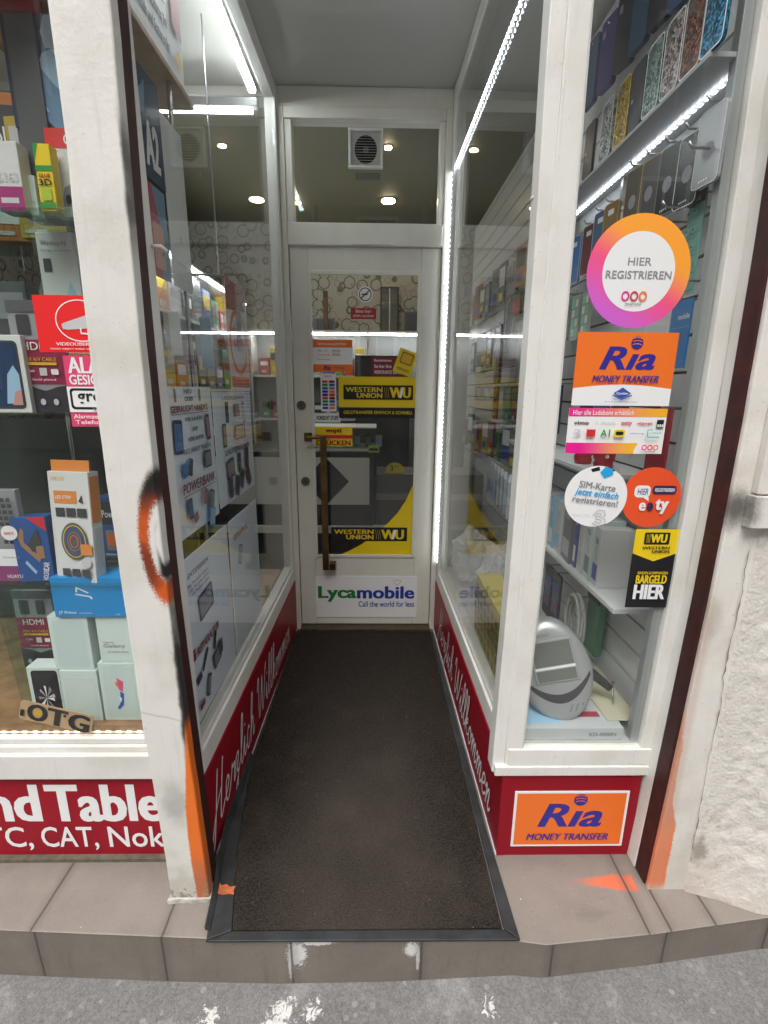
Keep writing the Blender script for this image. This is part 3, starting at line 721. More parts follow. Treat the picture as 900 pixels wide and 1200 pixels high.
# ------------------------------------------------------------------ lettering and marks used on several signs
def ria(a, u0, v0, u1, v1):
    H_ = v1 - v0; W_ = u1 - u0
    a.text('R\u0131a', u0, v0, u1, v0 + H_ * .74, NAVY, .035, .28)
    cu, cv, ru = u0 + W_ * .63, v0 + H_ * .86, W_ * .105; rv = ru * a.w / a.h
    a.ell(cu, cv, ru, rv, NAVY)
    for k in (-.35, .15, .6):
        a.line([(cu + ru * (t * 1.0), cv + rv * (k + .32 * (1 - t * t) - .1)) for t in [-.75 + i * .25 for i in range(7)] if True], a.h * .012, ORANGE)
def wu(a, u0, v0, u1, v1):
    """black plate with yellow stacked name and W U monogram"""
    a.rect(u0, v0, u1, v1, BLACK); W_, H_ = u1 - u0, v1 - v0
    a.text('WESTERN', u0 + .03 * W_, v0 + .52 * H_, u0 + .56 * W_, v0 + .86 * H_, YEL, .05); a.text('UNION', u0 + .19 * W_, v0 + .12 * H_, u0 + .56 * W_, v0 + .46 * H_, YEL, .05)
    for k in range(3): a.line([(u0 + (.585 + .025 * k) * W_, v0 + .86 * H_), (u0 + (.605 + .025 * k) * W_, v0 + .12 * H_)], a.w * .003, YEL)
    a.text('WU', u0 + .66 * W_, v0 + .14 * H_, u0 + .97 * W_, v0 + .86 * H_, YEL, .06)
    a.poly([(u0 + .80 * W_, v0 + .14 * H_), (u0 + .835 * W_, v0 + .14 * H_), (u0 + .865 * W_, v0 + .86 * H_), (u0 + .835 * W_, v0 + .86 * H_)], INKW)
def rings3(a, u0, v0, u1, v1, wd, cols):
    W_ = u1 - u0; ru = W_ / 7.2
    for k in range(3): a.ring(u0 + ru + k * (W_ - 2 * ru) / 2, (v0 + v1) / 2, ru, (v1 - v0) / 2, wd, cols[k], 20)

# ------------------------------------------------------------------ stickers on the right street window
GY = 1.2035
c = onY(748, 319, GY); r_ = (onY(809, 319, GY).x - onY(688, 319, GY).x) / 2; rh = (onY(748, 252, GY).z - onY(748, 387, GY).z) / 2
m_, bs, g = N('gradient_ring'); X_, _, Z_ = g.xyz(g.obj())
v_ = (X_ - .1) * .6 + (Z_ - .1) * 1.0
m_.node_tree.links.new(g.mix(g.smooth(v_, .0, .11), g.mix(g.smooth(v_, -.12, .03), (.58, .12, .62), (.88, .08, .22)), (.95, .36, .03)).s, bs.inputs['Base Color'])
RINGM = m_
o, a = sheet('sticker', 'round pink to orange ring sticker reading HIER REGISTRIEREN on the right window', 'sticker', c.x - r_, c.x + r_, c.z - rh, c.z + rh, GY, RINGM, pts=circ())
a.ell(.5, .5, .35, .35, INKW, 48); a.text('HIER', .385, .555, .615, .625, GREY, .012); a.text('REGISTRIEREN', .185, .44, .82, .51, GREY, .012)
rings3(a, .365, .25, .60, .325, .0035, (MAG, RED, ORANGE)); a.text('yesspresso', .40, .20, .56, .225, BLACK); a.done()
x0, x1, z0, z1 = rect4((678, 388), (796, 391), (783, 476), (669, 475), GY)
o, a = sheet('sticker', 'square orange and white Ria money transfer sticker in the middle of the right window', 'sticker', x0, x1, z0, z1, GY, ORANGE)
a.poly([(0, 0), (1, 0), (1, .24)] + [(1 - k / 10, .24 + .055 * sin(pi * k / 10)) for k in range(1, 10)] + [(0, .24)], INKW)
ria(a, .24, .50, .80, .92); a.text('MONEY TRANSFER', .18, .325, .85, .42, NAVY, .03, .25)
a.poly([(.41, .175), (.5, .10), (.59, .175), (.5, .255)], BLUE); a.text('Cambio', .44, .158, .56, .19, INKW, .02); a.line([(.40, .15), (.5, .085), (.60, .15)], .0025, BLUE); a.text('EXCHANGE', .42, .085, .58, .105, GREY); a.text('by V Finanzdienstleistungen', .33, .045, .66, .065, BLUE); a.done()
x0, x1, z0, z1 = rect4((669, 478), (783, 479), (774, 532), (660, 531), GY)
o, a = sheet('sticker', 'white sticker with network logos between two pink orange bars below the Ria sticker', 'sticker', x0, x1, z0, z1, GY, INKW)
GRD = gradient('pink_orange_bar', (.80, .01, .28), (.88, .42, .02), (1, 0), .0, (x1 - x0))
GRD2 = gradient('pink_yellow_bar', (.80, .01, .28), (.88, .48, .02), (1, 0), .03, (x1 - x0) * .75)
a.rect(0, .82, 1, 1, GRD); a.poly([(0, 0), (.70, 0), (.71, .12), (.74, .24), (0, .24)], GRD2)
a.text('Hier alle Ladebons erh\u00e4ltlich', .04, .85, .66, .96, INKW, .01)
a.text('vimo', .06, .64, .21, .72, BLACK, .02); a.text('T  Mobile', .27, .655, .48, .71, LGREY); a.text('eety', .54, .62, .65, .72, RED, .02); a.text('vianet', .70, .65, .86, .71, RED, .03); a.rect(.90, .58, .97, .76, BLACK)
for k in range(3): a.rect(.907 + k * .021, .60, .922 + k * .021, .66, INKW)
a.text('3', .06, .40, .13, .54, LGREY, .02); a.rect(.19, .38, .28, .54, RED); a.text('A1', .33, .38, .43, .54, GREEN, .02); a.rrect(.47, .38, .58, .54, .02, YEL); a.rrect(.485, .42, .565, .50, .015, BLACK); a.text('telering', .63, .43, .77, .48, BLUE); a.line([(.81, .38), (.81, .54), (.86, .54)], .003, TEAL); a.text('Lebara', .84, .45, .95, .51, TEAL, .01); a.line([(.81, .38), (.93, .38)], .003, TEAL)
rings3(a, .77, .10, .93, .20, .0028, (MAG, RED, ORANGE)); a.text('yesspresso', .80, .045, .91, .07, BLACK); a.done()
def disc_sticker(label, px, py, rw_, rh_, mat):
    c = onY(px, py, GY); r_ = (onY(px + rw_, py, GY).x - onY(px - rw_, py, GY).x) / 2; h_ = (onY(px, py - rh_, GY).z - onY(px, py + rh_, GY).z) / 2
    return sheet('sticker', label, 'sticker', c.x - r_, c.x + r_, c.z - h_, c.z + h_, GY, mat, pts=circ())
o, a = disc_sticker('round orange red sticker reading HIER REGISTRIEREN eety', 763, 583, 34.5, 35, M('eety_orange', (.80, .085, .02), .4))
a.rrect(.20, .50, .47, .70, .07, INKW); a.poly([(.34, .51), (.45, .51), (.46, .44)], INKW); a.text('HIER', .25, .55, .43, .65, NAVY, .0, .15)
a.rrect(.50, .56, .90, .70, .05, M('ink_deep_violet', (.03, .02, .09), .4)); a.text('REGISTRIEREN', .535, .60, .87, .66, INKW, .02, .2); a.text('e', .30, .28, .42, .42, INKW, .05); a.text('e', .435, .28, .545, .42, M('ink_deep_violet'), .05, rot=pi); a.text('ty', .57, .23, .80, .48, INKW, .05); a.done()
GY2 = GY - .0015
c = onY(698, 582, GY2)
GY_, GY = GY, GY2
o, a = disc_sticker('round white sticker reading SIM-Karte jetzt einfach registrieren with blue diamond', 698, 582, 36.5, 35.5, INKW)
GY = GY_
rt = R(-7)
a.poly([(.50, .99), (.37, .95), (.40, .90), (.52, .93)], BLACK); a.poly([(.76, .93), (.63, .99), (.72, .91)], BLACK); a.poly([(.52, .90), (.60, .80), (.73, .86), (.72, .95), (.60, .99)], SKYB)
a.text('SIM-Karte', .21, .62, .80, .73, GREY, .02, rot=rt); a.text('jetzt einfach', .15, .47, .86, .61, SKYB, .02, .2, rot=rt); a.text('registrieren!', .12, .35, .86, .48, GREY, .02, rot=rt); a.text('Shop-Infos', .14, .19, .42, .22, LGREY)
p3 = [(.48, .20), (.55, .28), (.66, .27), (.68, .19), (.59, .155), (.68, .13), (.69, .05), (.58, .015), (.47, .06), (.52, .09), (.58, .06), (.63, .09), (.60, .12), (.53, .13), (.54, .17), (.61, .19), (.60, .225), (.55, .225), (.52, .18)]
a.line(p3, .0016, GREY, True); a.done()
x0, x1, z0, z1 = rect4((744, 620), (799, 620), (779, 712), (733, 711), GY - .001)
o, a = sheet('sticker', 'black sticker with yellow top reading WESTERN UNION BARGELD HIER', 'sticker', x0, x1, z0, z1, GY - .001, BLACK)
a.poly([(0, 1), (1, 1), (1, .70), (.5, .60), (0, .70)], YEL); a.rrect(.22, .81, .80, .96, .03, BLACK); a.text('WU', .36, .835, .74, .94, YEL, .06)
for k in range(3): a.line([(.27 + k * .03, .94), (.28 + k * .03, .835)], .001, YEL)
a.text('WESTERN', .19, .755, .82, .79, BLACK, .05); a.text('UNION', .42, .71, .82, .745, BLACK, .05)
a.text('SENDEN & EMPFANGEN', .16, .44, .86, .475, YEL, .02); a.text('BARGELD', .14, .32, .86, .43, YEL, .04); a.text('HIER', .12, .12, .86, .31, INKW, .05); a.done()
# Ria board on the red base
x0, x1, z0, z1 = rect4((605, 927), (739, 927), (727, 991), (597, 991), 1.1905)
o, a = sheet('sign', 'orange Ria MONEY TRANSFER board with white border on the red base below the window', 'sign', x0, x1, z0, z1, 1.1915, INKW, th=.002)
a.rect(.022, .035, .978, .965, ORANGE); ria(a, .22, .36, .79, .93); a.text('MONEY TRANSFER', .13, .13, .86, .25, NAVY, .03, .25); a.done()
# red board under the left window
x0, z0, z1 = -1.75, .008, .298
RBRD = M('sign_red_film', (.30, .006, .018), .4, spec=.25, var=.12, vscale=3)
o, a = sheet('sign', 'long dark red board reading Table CAT Nok under the left window', 'sign', x0, -.57, z0, z1, 1.199, RBRD, th=.006)
W_ = -.57 - x0
def ux(x): return (x - x0) / W_
p = [onY(*q, 1.192) for q in ((52, 920), (190, 962), (0, 968), (195, 1000), (0, 998))]
a.text('und', ux(-1.235), .44, ux(-.993), .90, INKW, .042); a.text('Table', ux(-.974), .44, ux(-.632), .90, INKW, .042)
a.text('HTC,', ux(-1.24), .075, ux(-1.035), .38, INKW, .012); a.text('CAT,', ux(-1.008), .075, ux(-.838), .38, INKW, .012); a.text('Nok', ux(-.806), .115, ux(-.637), .38, INKW, .012); a.done()

# ------------------------------------------------------------------ stickers on the left street window
x0, x1, z0, z1 = rect4((38, 346), (112, 346), (120, 413), (47, 413), GY)
o, a = sheet('sticker', 'red video surveillance sticker with white camera symbol on the left window', 'sticker', x0, x1 + .06, z0, z1, GY, M('bright_red', (.80, .02, .02), .4))
s_ = (x1 - x0) / (x1 + .06 - x0)
a.ring(.50, .56, .27, .36, .0025, INKW, 40)
CG = LGREY
a.poly([(.31, .52), (.60, .67), (.72, .66), (.72, .50), (.66, .44), (.34, .40)], CG); a.poly([(.29, .50), (.32, .52), (.34, .41), (.30, .41)], CG); a.line([(.50, .44), (.50, .34), (.60, .33)], .004, INKW)
a.text('VIDEO\u00dcBERWACHT', .20, .12, .84, .19, INKW, .02); a.text('DIESES OBJEKT WIRD VIDEO\u00dcBERWACHT', .13, .04, .90, .08, INKW); a.done()
x0, x1, z0, z1 = rect4((75, 417), (117, 417), (124, 500), (84, 500), GY)
PK = M('alarm_pink', (.72, .06, .17), .4)
o, a = sheet('sticker', 'pink and white ALARM security sticker below the red camera sticker', 'sticker', x0, x1 + .06, z0, z1, GY, PK)
a.text('ALARM', .06, .76, 1.0 - .02, .98, INKW, .04); a.text('GESICHERT', .06, .60, .97, .74, INKW, .03); a.rect(0, .21, 1, .57, INKW); a.rrect(.04, .25, .98, .55, .06, BLACK); a.rrect(.08, .285, .98, .515, .04, INKW); a.rect(.52, .22, 1, .30, INKW); a.text('group', .16, .31, .88, .48, BLACK, .02); a.text('SECURITY', .40, .22, .90, .275, GREY)
a.text('Alarmzentrale', .06, .12, .75, .18, INKW, .01); a.text('Telefon: (01)', .08, .02, .85, .10, INKW, .01); a.done()

# ------------------------------------------------------------------ signs on the shop door
DY = 2.682
def dsheet(name, label, cat, corners, y, mat, **k):
    x0, x1, z0, z1 = rect4(*corners, y); return sheet(name, label, cat, x0, x1, z0, z1, y, mat, **k)
def rc(x0, y0, x1, y1): return ((x0, y0), (x1, y0), (x1, y1), (x0, y1))
o, a = dsheet('sign', 'white Lycamobile panel on the foot of the door', 'sign', ((370, 675), (489, 675), (488, 723), (371, 723)), 2.6685, INKW, th=.003)
LG, LB = M('lyca_green', (.01, .21, .03), .4), M('lyca_blue', (.015, .045, .33), .4)
a.text('Lyca', .02, .38, .40, .76, LG, .045); a.text('mobile', .405, .46, .975, .76, LB, .045); a.text('Call the world for less', .42, .26, .975, .40, LB, .015)
hb = [(.80 + .028 * math.sin(t) ** 3 * 1.3, .86 + .07 * (13 * cos(t) - 5 * cos(2 * t) - 2 * cos(3 * t) - cos(4 * t)) / 15) for t in [k * pi / 14 for k in range(28)]]
a.line(hb, .0022, GREY, True); a.done()
wx0, wx1, wz0, wz1 = rect4((397, 441), (489, 442), (488, 490), (397, 490), DY)
o, a = sheet('sticker', 'yellow Western Union sticker with black band across the middle of the door pane', 'sticker', wx0, wx1, wz0, wz1, DY, YEL)
a.rect(0, 0, 1, .26, BLACK); wu(a, .06, .45, .95, .80); a.text('GELDTRANSFER EINFACH & SCHNELL', .06, .10, .95, .18, YEL, .015); a.done()
# corner swoosh
x0, x1, z0, z1 = rect4((393, 557), (487, 557), (486, 652), (393, 652), DY)
pts = [(0, 0), (1, 0), (1, 1), (.96, .88), (.88, .70), (.78, .55), (.66, .42), (.50, .28), (.32, .15), (.15, .06)]
o, a = sheet('sticker', 'yellow curved corner sticker at the bottom right of the door pane', 'sticker', x0, x1, z0, z1, DY, YEL, pts=pts); a.done()
x0, x1, z0, z1 = rect4((388, 618), (477, 618), (477, 634), (388, 634), DY - .0015)
o, a = sheet('sticker', 'black Western Union strip sticker low on the door pane over the yellow corner', 'sticker', x0, x1, z0, z1, DY - .0015, BLACK)
wu(a, .01, .02, .99, .98); a.done()
x0, x1, z0, z1 = rect4((365, 398), (413, 398), (413, 436), (366, 436), DY)
o, a = sheet('sticker', 'orange and white opening hours notice at the upper left of the door pane', 'sticker', x0, x1, z0, z1, DY, INKW)
a.rect(0, .76, 1, 1, ORANGE); a.rect(0, 0, 1, .24, ORANGE); a.text('\u00d6FFNUNGSZEITEN', .15, .83, .84, .91, INKW, .01); a.text('Mo - Fr', .15, .62, .40, .69, GREY); a.text('09:00', .5, .62, .7, .69, GREY); a.text('Samstag', .15, .50, .44, .57, ORANGE); a.text('09:00', .5, .50, .7, .57, ORANGE); a.text('Sonntag', .12, .36, .45, .42, GREY); a.text('Ria', .28, .06, .46, .2, NAVY, .03, .2); a.text('money', .54, .08, .8, .15, NAVY); a.done()
x0, x1, z0, z1 = rect4((375, 438), (394, 438), (394, 482), (377, 482), DY)
o, a = sheet('sticker', 'narrow white strip of small payment logos on the door pane', 'sticker', x0, x1, z0, z1, DY, INKW)
cs = [NAVY, RED, BLUE, ORANGE, GREEN, GREY, RED, BLUE, NAVY, DRED]
a.text('NEWS', .25, .90, .75, .96, GREY)
for k in range(9):
    for q in (0, 1): a.rect(.10 + q * .45, .06 + k * .088, .46 + q * .45, .12 + k * .088, cs[(k * 2 + q * 3) % 10])
a.done()
o, a = dsheet('sticker', 'small white sticker reading VORSICHT STUFE on the door pane', 'sticker', rc(368, 484, 399, 495), DY, INKW); a.line([(.03, .08), (.97, .08), (.97, .92), (.03, .92)], .001, GREY, True); a.text('VORSICHT STUFE', .08, .25, .92, .72, BLACK, .03); a.done()
o, a = dsheet('sticker', 'red and yellow DR\u00dcCKEN push sticker behind the bronze handle', 'sticker', rc(368, 500, 413, 523), DY, YEL); a.rect(0, .40, 1, .58, RED); a.text('wupti', .30, .64, .72, .92, DRED, .05); a.text('DR\u00dcCKEN', .06, .06, .95, .36, DRED, .04); a.done()
o, a = dsheet('sticker', 'dark red registration sticker at the upper right of the door pane', 'sticker', rc(435, 418, 478, 441), DY + .0005, M('ink_maroon', (.20, .02, .03), .4), th=.0006); a.text('Registrieren', .08, .70, .55, .88, INKW, .02); a.text('Sie hier Ihre', .08, .42, .55, .60, INKW, .02); a.text('WERTKARTE Sim Karte', .08, .12, .93, .30, INKW, .02); a.done()
c = onY(470, 417, DY - .002)
o, a = sheet('sticker', 'tilted yellow SIM card shaped sticker over the dark red registration sticker', 'sticker', 0, .10, 0, .125, 0, YEL, at=(c.x - .045, DY - .002, c.z - .075)); o.rotation_euler = (0, R(20), 0)
a.rrect(.18, .42, .84, .90, .06, BROWNI); a.rrect(.24, .47, .78, .85, .05, M('ink_gold', (.72, .42, .02), .4)); a.text('WERTKARTE', .15, .14, .85, .24, BROWNI, .02); a.done()
c = onY(428, 345, DY)
o, a = sheet('sticker', 'round white no smoking sticker at the top of the door pane', 'sticker', c.x - .038, c.x + .038, c.z - .038, c.z + .038, DY, INKW, pts=circ()); a.ring(.5, .5, .40, .40, .005, BLACK); a.rect(.25, .46, .68, .54, BLACK); a.line([(.22, .25), (.78, .75)], .005, BLACK); a.line([(.6, .58), (.68, .68), (.72, .62)], .003, BLACK); a.done()
o, a = dsheet('sticker', 'small red and white notice sticker below the no smoking sticker', 'sticker', rc(411, 361, 441, 374), DY, M('ink_rust_red', (.36, .03, .03), .4)); a.text('Bitte hier', .2, .58, .8, .85, INKW); a.text('nicht rauchen', .1, .18, .9, .45, INKW); a.done()

# ------------------------------------------------------------------ posters standing inside the left side glass
PAPER = M('poster_paper', (.80, .87, .97), .5); PBLK = M('poster_ink', (.03, .03, .06), .5); PRED = M('poster_red', (.25, .03, .05), .5); PBLUE = M('poster_blue', (.05, .2, .45), .5)
PANG = R(90) - math.atan2(.019, 1.53)
def poster(label, y0, y1, z0, z1, off=.0):
    x = -.527 - off + (y0 - 1.14) * .0124
    return sheet('poster', label, 'poster', 0, y1 - y0, z0, z1, 0, PAPER, rz=PANG, at=(x, y0, z0), th=.002)
def phone(a, u, v, w_, h_, rot=0, m=PBLK, scr=None):
    c, s = cos(rot), sin(rot); k = a.w / a.h
    def q(x, y): return (u + (x * c - y * s), v + (x * s + y * c) * k)
    a.poly([q(x, y) for x, y in ((-w_, -h_ * .9), (-w_ * .8, -h_), (w_ * .8, -h_), (w_, -h_ * .9), (w_, h_ * .9), (w_ * .8, h_), (-w_ * .8, h_), (-w_, h_ * .9))], m)
    if scr: a.poly([q(x, y) for x, y in ((-w_ * .8, -h_ * .78), (w_ * .8, -h_ * .78), (w_ * .8, h_ * .78), (-w_ * .8, h_ * .78))], scr)
o, a = poster('pale blue poster reading GEBRAUCHT HANDYS and POWERBANK behind the left side glass', 1.215, 1.56, 1.0, 1.405)
a.text('NEU', .40, .955, .56, .985, PBLK, .02); a.text('ODER', .40, .905, .58, .935, PBLK, .02); phone(a, .22, .945, .02, .05, 0, M('poster_rose', (.4, .2, .22), .5)); phone(a, .72, .945, .02, .05, 0, M('poster_olive', (.3, .28, .12), .5))
a.text("GEBRAUCHT HANDY'S", .12, .835, .88, .88, PRED, .02); a.line([(.12, .825), (.88, .825)], .0015, PRED)
phone(a, .20, .68, .085, .13, -.06, PBLK, PBLUE); a.text('WIR KAUFEN', .34, .77, .72, .80, PBLK, .02); a.text('UND', .48, .70, .60, .73, PBLK, .02); a.text('VERKAUFEN', .36, .635, .72, .665, PBLK, .02); phone(a, .83, .71, .045, .11, .08, PBLK, M('poster_rose'))
a.text('ALLE HANDY MARKEN', .25, .56, .85, .595, PBLK, .02); phone(a, .27, .46, .075, .055, .2, PBLUE); phone(a, .36, .465, .04, .07, -.3, PBLK); phone(a, .75, .48, .085, .075, 0, PBLK, GREY)
a.text('POWERBANK', .16, .30, .90, .37, PRED, .03, .15); a.line([(.16, .285), (.9, .285)], .002, PRED)
phone(a, .27, .19, .045, .085, 0, PRED, PBLUE); phone(a, .36, .11, .05, .04, .3, M('poster_rose')); phone(a, .60, .22, .04, .07, -.4, M('poster_rose')); phone(a, .75, .17, .055, .085, -.35, PBLK, GREY); phone(a, .72, .04, .07, .085, -.3, SKYB, LBLUE); a.done()
o, a = poster('pale blue accessory poster reading LAUTSPRECHER, second upper poster deeper in the side glass', 1.575, 2.02, 1.01, 1.39)
a.text('LADEGER\u00c4TE', .2, .93, .8, .97, PBLK, .01); phone(a, .30, .82, .04, .08, 0, PBLK); phone(a, .55, .83, .09, .05, 0, M('poster_rose')); phone(a, .75, .80, .04, .09, .2, M('poster_rose'), CREAM); phone(a, .2, .62, .045, .09, 0, PBLK, GREY); phone(a, .6, .62, .15, .06, 0, M('poster_rose'), CREAM)
a.text('LAUTSPRECHER', .18, .44, .85, .49, PBLK, .03, .1); phone(a, .28, .31, .10, .075, .1, PBLK, GREY); phone(a, .52, .33, .04, .08, 0, PBLK); phone(a, .74, .34, .05, .09, -.1, PBLK)
for u, v, r0 in ((.25, .14, 0), (.42, .12, -.3), (.56, .16, -.5), (.76, .15, .5)): phone(a, u, v, .05, .085, r0, PBLK)
a.done()
o, a = poster('pale blue repair poster reading REPARATUR, lower poster behind the side glass', 1.215, 1.62, .43, .945)
a.text('ENTSPERREN', .12, .88, .52, .91, PBLK, .02, .1); 
for k in range(3): a.text('alle Modelle sofort', .10 + .03 * k, .83 - .03 * k, .50, .85 - .03 * k, PBLK)
phone(a, .40, .66, .15, .10, .1, PBLK, GREY); a.text('i', .08, .40, .13, .47, PRED, .06); a.text('REPARATUR', .15, .40, .62, .455, PRED, .03, .1)
phone(a, .28, .33, .02, .09, -.8, PBLK); phone(a, .50, .36, .025, .07, -.4, PBLK); phone(a, .14, .27, .05, .03, .2, PBLK); phone(a, .52, .24, .09, .07, .2, PBLK, GREY); phone(a, .60, .27, .05, .06, 0, PBLK); phone(a, .30, .15, .035, .085, -.4, PBLK, GREY); phone(a, .14, .10, .05, .025, .1, PRED); a.done()
o, a = poster('nearly blank pale blue sheet, second lower poster deeper in the side glass', 1.64, 2.02, .43, .945)
a.text('SERVICE', .12, .84, .6, .88, PRED, .02); phone(a, .3, .7, .06, .1, -.4, M('poster_rose'), LGREY); a.done()

# ------------------------------------------------------------------ lit lamps
def led_mat(name, col, strength, axis, pitch, base=.15):
    m, b, g = N(name); t = g.xyz(g.obj()); f = ((t[axis] / pitch).frac() - .5).abs()
    f2 = g.smooth(f, .30, .16)
    b.inputs['Base Color'].default_value = (.8, .8, .8, 1); b.inputs['Emission Color'].default_value = (*col, 1)
    g.n.links.new((f2 * strength + base * strength).s, b.inputs['Emission Strength'])
    return m
COLD, WARM = (.86, .91, 1.0), (1.0, .80, .50)
TUBE = M('lit_tube', (.8, .8, .8), .4, emit=((.90, .96, 1.0), 22))
t = thing('led_tube', 'bright white light tube running along the ceiling behind the left side glass', 'light', (-.565, 1.95, 2.70))
box('diffuser', -.014, .014, -.60, .62, -.012, .010, TUBE, t, .004); box('housing', -.014, .014, -.63, .65, .0105, .022, WHITE, t, .003); box('bracket', -.006, .006, -.4, -.36, .0225, .0755, WHITE, t); box('bracket', -.006, .006, .4, .44, .0225, .0755, WHITE, t)
t = thing('led_tube', 'short bright light tube across the rear of the left display', 'light', (-.86, 2.60, 2.635))
box('diffuser', -.30, .285, -.012, .010, -.010, .010, TUBE, t, .004); box('housing', -.32, .31, -.02, .02, .0105, .045, M('grey_metal_batten', (.25, .25, .25), .5), t, .003)
ST_H, ST_V = led_mat('led_dots_along', COLD, 15, 0, .024, .03), led_mat('led_dots_up', COLD, 11, 2, .024, .03)
t = thing('led_strip', 'dotted white light strip climbing the door edge and right side glass', 'light', (.355, 2.668, 0), R(-90) + math.atan2(.028, 1.478))
box('strip', .076, 1.41, .005, .0085, 2.416, 2.425, ST_H, t); box('strip', .020, .0275, -.004, -.0006, .43, 2.425, ST_V, t)
box('backing_tape', .012, .034, -.0005, -.0001, .43, 2.41, M('tape_white', (.75, .76, .8), .4), t)
t = thing('led_strip', 'row of tiny lit diodes under the upper slatted wall shelf', 'light', (.79, 1.68, 2.088))
b = B(); b.box(-.004, .004, -.43, .52, -.003, 0, led_mat('led_dots_shelf', COLD, 8, 1, .026, .04)); b.build('strip', t)
LAMP = M('lit_spot', (.8, .8, .8), .4, emit=(WARM, 45)); CHROME = M('chrome', (.6, .6, .6), .12, 1)
for (px, py, rr, lab) in ((455, 235, .055, 'warm ceiling spot glowing in the middle of the fanlight'), (455, 172, .022, 'small ceiling spot shining beside the extractor fan'), (349, 237, .022, 'small ceiling spot at the lower left of the fanlight')):
    c = onZ(px, py, 2.945); t = thing('ceiling_spot', lab, 'light', c, group='ceiling spots in the shop')
    k = 1 if rr > .03 else .45
    b = B().prism([(rr * cos(q * pi / 10), rr * sin(q * pi / 10)) for q in range(20)], -.010, -.004, LAMP, 'z'); b.build('bulb', t)
    b = B(); b.tube([(0, 0, -.0035), (0, 0, .004)], rr * 1.25, CHROME, 24); b.build('ring', t)

# ------------------------------------------------------------------ generic goods
def printed_box(name, label, cat, x0, x1, y, dep, z0, z1, mat, rz=0, tilt=0, group=None, front=None, bevel=.0015):
    """carton: local origin at front-left-bottom; front faces local -Y"""
    w_, h_ = x1 - x0, z1 - z0
    b = B(); b.box(0, w_, 0, dep, 0, h_, front if False else mat); o = b.build(name, bevel=bevel); o.location = (x0, y, z0); o.rotation_euler = (tilt, 0, rz)
    tag(o, label, cat, group); return o, Art(o, w_, h_, .0002)
def span(px0, px1, py, y): return onY(px0, py, y).x, onY(px1, py, y).x
def zat(px, py, y): return onY(px, py, y).z
WOOD = M('display_wood', (.30, .17, .08), .5, var=.3, vscale=18); GLOSSW = M('white_carton', (.70, .72, .70), .35); GBASE = M('display_base_white', (.52, .52, .50), .5)
MINT = M('mint_white_carton', (.62, .72, .68), .3)
# ------------------------------------------------------------------ left display
ld = thing('display_shelving', 'glass shelves on thin posts inside the left window', 'shelving', (0, 0, 0))
box('base_board', -2.15, -.53, 1.216, 2.55, .395, .425, WOOD, ld)
for z, y1 in ((.872, 1.62), (1.336, 1.70), (1.80, 1.66)): box('glass_shelf', -2.1, -.60, 1.255, y1, z - .008, z, SHELFGLASS, ld, .001)
for x in (-1.06, -.62): B().tube([(x, 1.70, .426), (x, 1.70, 2.75)], .008, CHROME).build('post', ld, smooth=True)
box('batten', -1.7, -.60, 1.218, 1.228, .4255, .452, WOOD, ld)
box('dark_back_panel', -2.1, -.75, 1.95, 1.97, .43, 1.28, M('back_panel_grey', (.06, .07, .068), .25), ld)
t = thing('led_strip', 'row of warm lit diodes along the front of the left display floor', 'light', (-1.15, 1.2165, .431))
B().box(-.5, .5, -.001, .0, -.003, .002, led_mat('led_dots_floor', (1, .85, .66), 3, 0, .03, .05)).build('strip', t)
YB = 1.272
def front(name, label, cat, px0, py0, px1, py1, y, dep, mat, zb=None, **k):
    pm = (py0 + py1) / 2; x0, x1 = span(px0, px1, pm, y); qm = (px0 + px1) / 2
    z1 = zat(qm, py0, y); z0 = zb if zb is not None else zat(qm, py1, y)
    return printed_box(name, label, cat, x0, x1, y, dep, z0, z1, mat, **k)
PG = 'white phone boxes stacked in the left window'
o, a = front('phone_box', 'white phone box with black phone picture at the left of the bottom row', 'phone box', 36, 782, 73, 845, YB + .012, .05, MINT, .4255, group=PG)
a.rrect(.12, .04, .95, .94, .10, M('screen_black', (.015, .015, .017), .2))
for k in range(9): an = k * .75; a.poly([(.52, .42), (.52 + .26 * cos(an), .42 + .22 * sin(an)), (.52 + .24 * cos(an + .3), .42 + .24 * sin(an + .3))], (LGREY, GREY, INKW)[k % 3])
a.done()
o, a = front('phone_box', 'plain white phone box in the middle of the bottom row', 'phone box', 74, 786, 117, 847, YB, .07, MINT, .4255, group=PG); a.text('iPhone', .4, .9, .6, .93, LGREY); a.rrect(.08, .05, .92, .86, .06, M('box_emboss2', (.60, .70, .66), .25)); a.text('32GB', .12, .03, .3, .045, GREY); a.done()
zrow = onY(95, 786, YB).z
o, a = front('phone_box', 'white phone box with colourful fish picture at the right of the bottom row', 'phone box', 119, 777, 163, 847, YB + .002, .06, MINT, .4255, group=PG)
a.rrect(.10, .05, .92, .93, .08, M('box_emboss', (.55, .66, .64), .3)); a.poly([(.45, .75), (.62, .68), (.58, .5), (.48, .55)], PINK); a.poly([(.50, .52), (.60, .48), (.56, .28), (.44, .2), (.38, .22), (.50, .34)], BLUE); a.poly([(.45, .42), (.54, .40), (.50, .33)], INKW); a.poly([(.40, .66), (.52, .72), (.46, .58)], ORANGE); a.text('iPhone', .35, .955, .65, .98, LGREY); a.done()
ztop = onY(141, 777, YB).z
o, a = front('phone_box', 'narrow white phone box beside the pillar at the end of the bottom row', 'phone box', 164.5, 779, 182, 847, YB + .01, .05, MINT, .4255, group=PG); a.rect(.1, .1, .9, .2, LGREY); a.done()
o, a = front('phone_box', 'tall plain white phone box standing on the middle box of the bottom row', 'phone box', 60, 722, 106, 786, YB + .004, .075, MINT, zrow + .0006, group=PG); a.rrect(.1, .05, .9, .92, .08, M('box_emboss')); a.text('iPhone', .38, .945, .62, .97, LGREY); a.done()
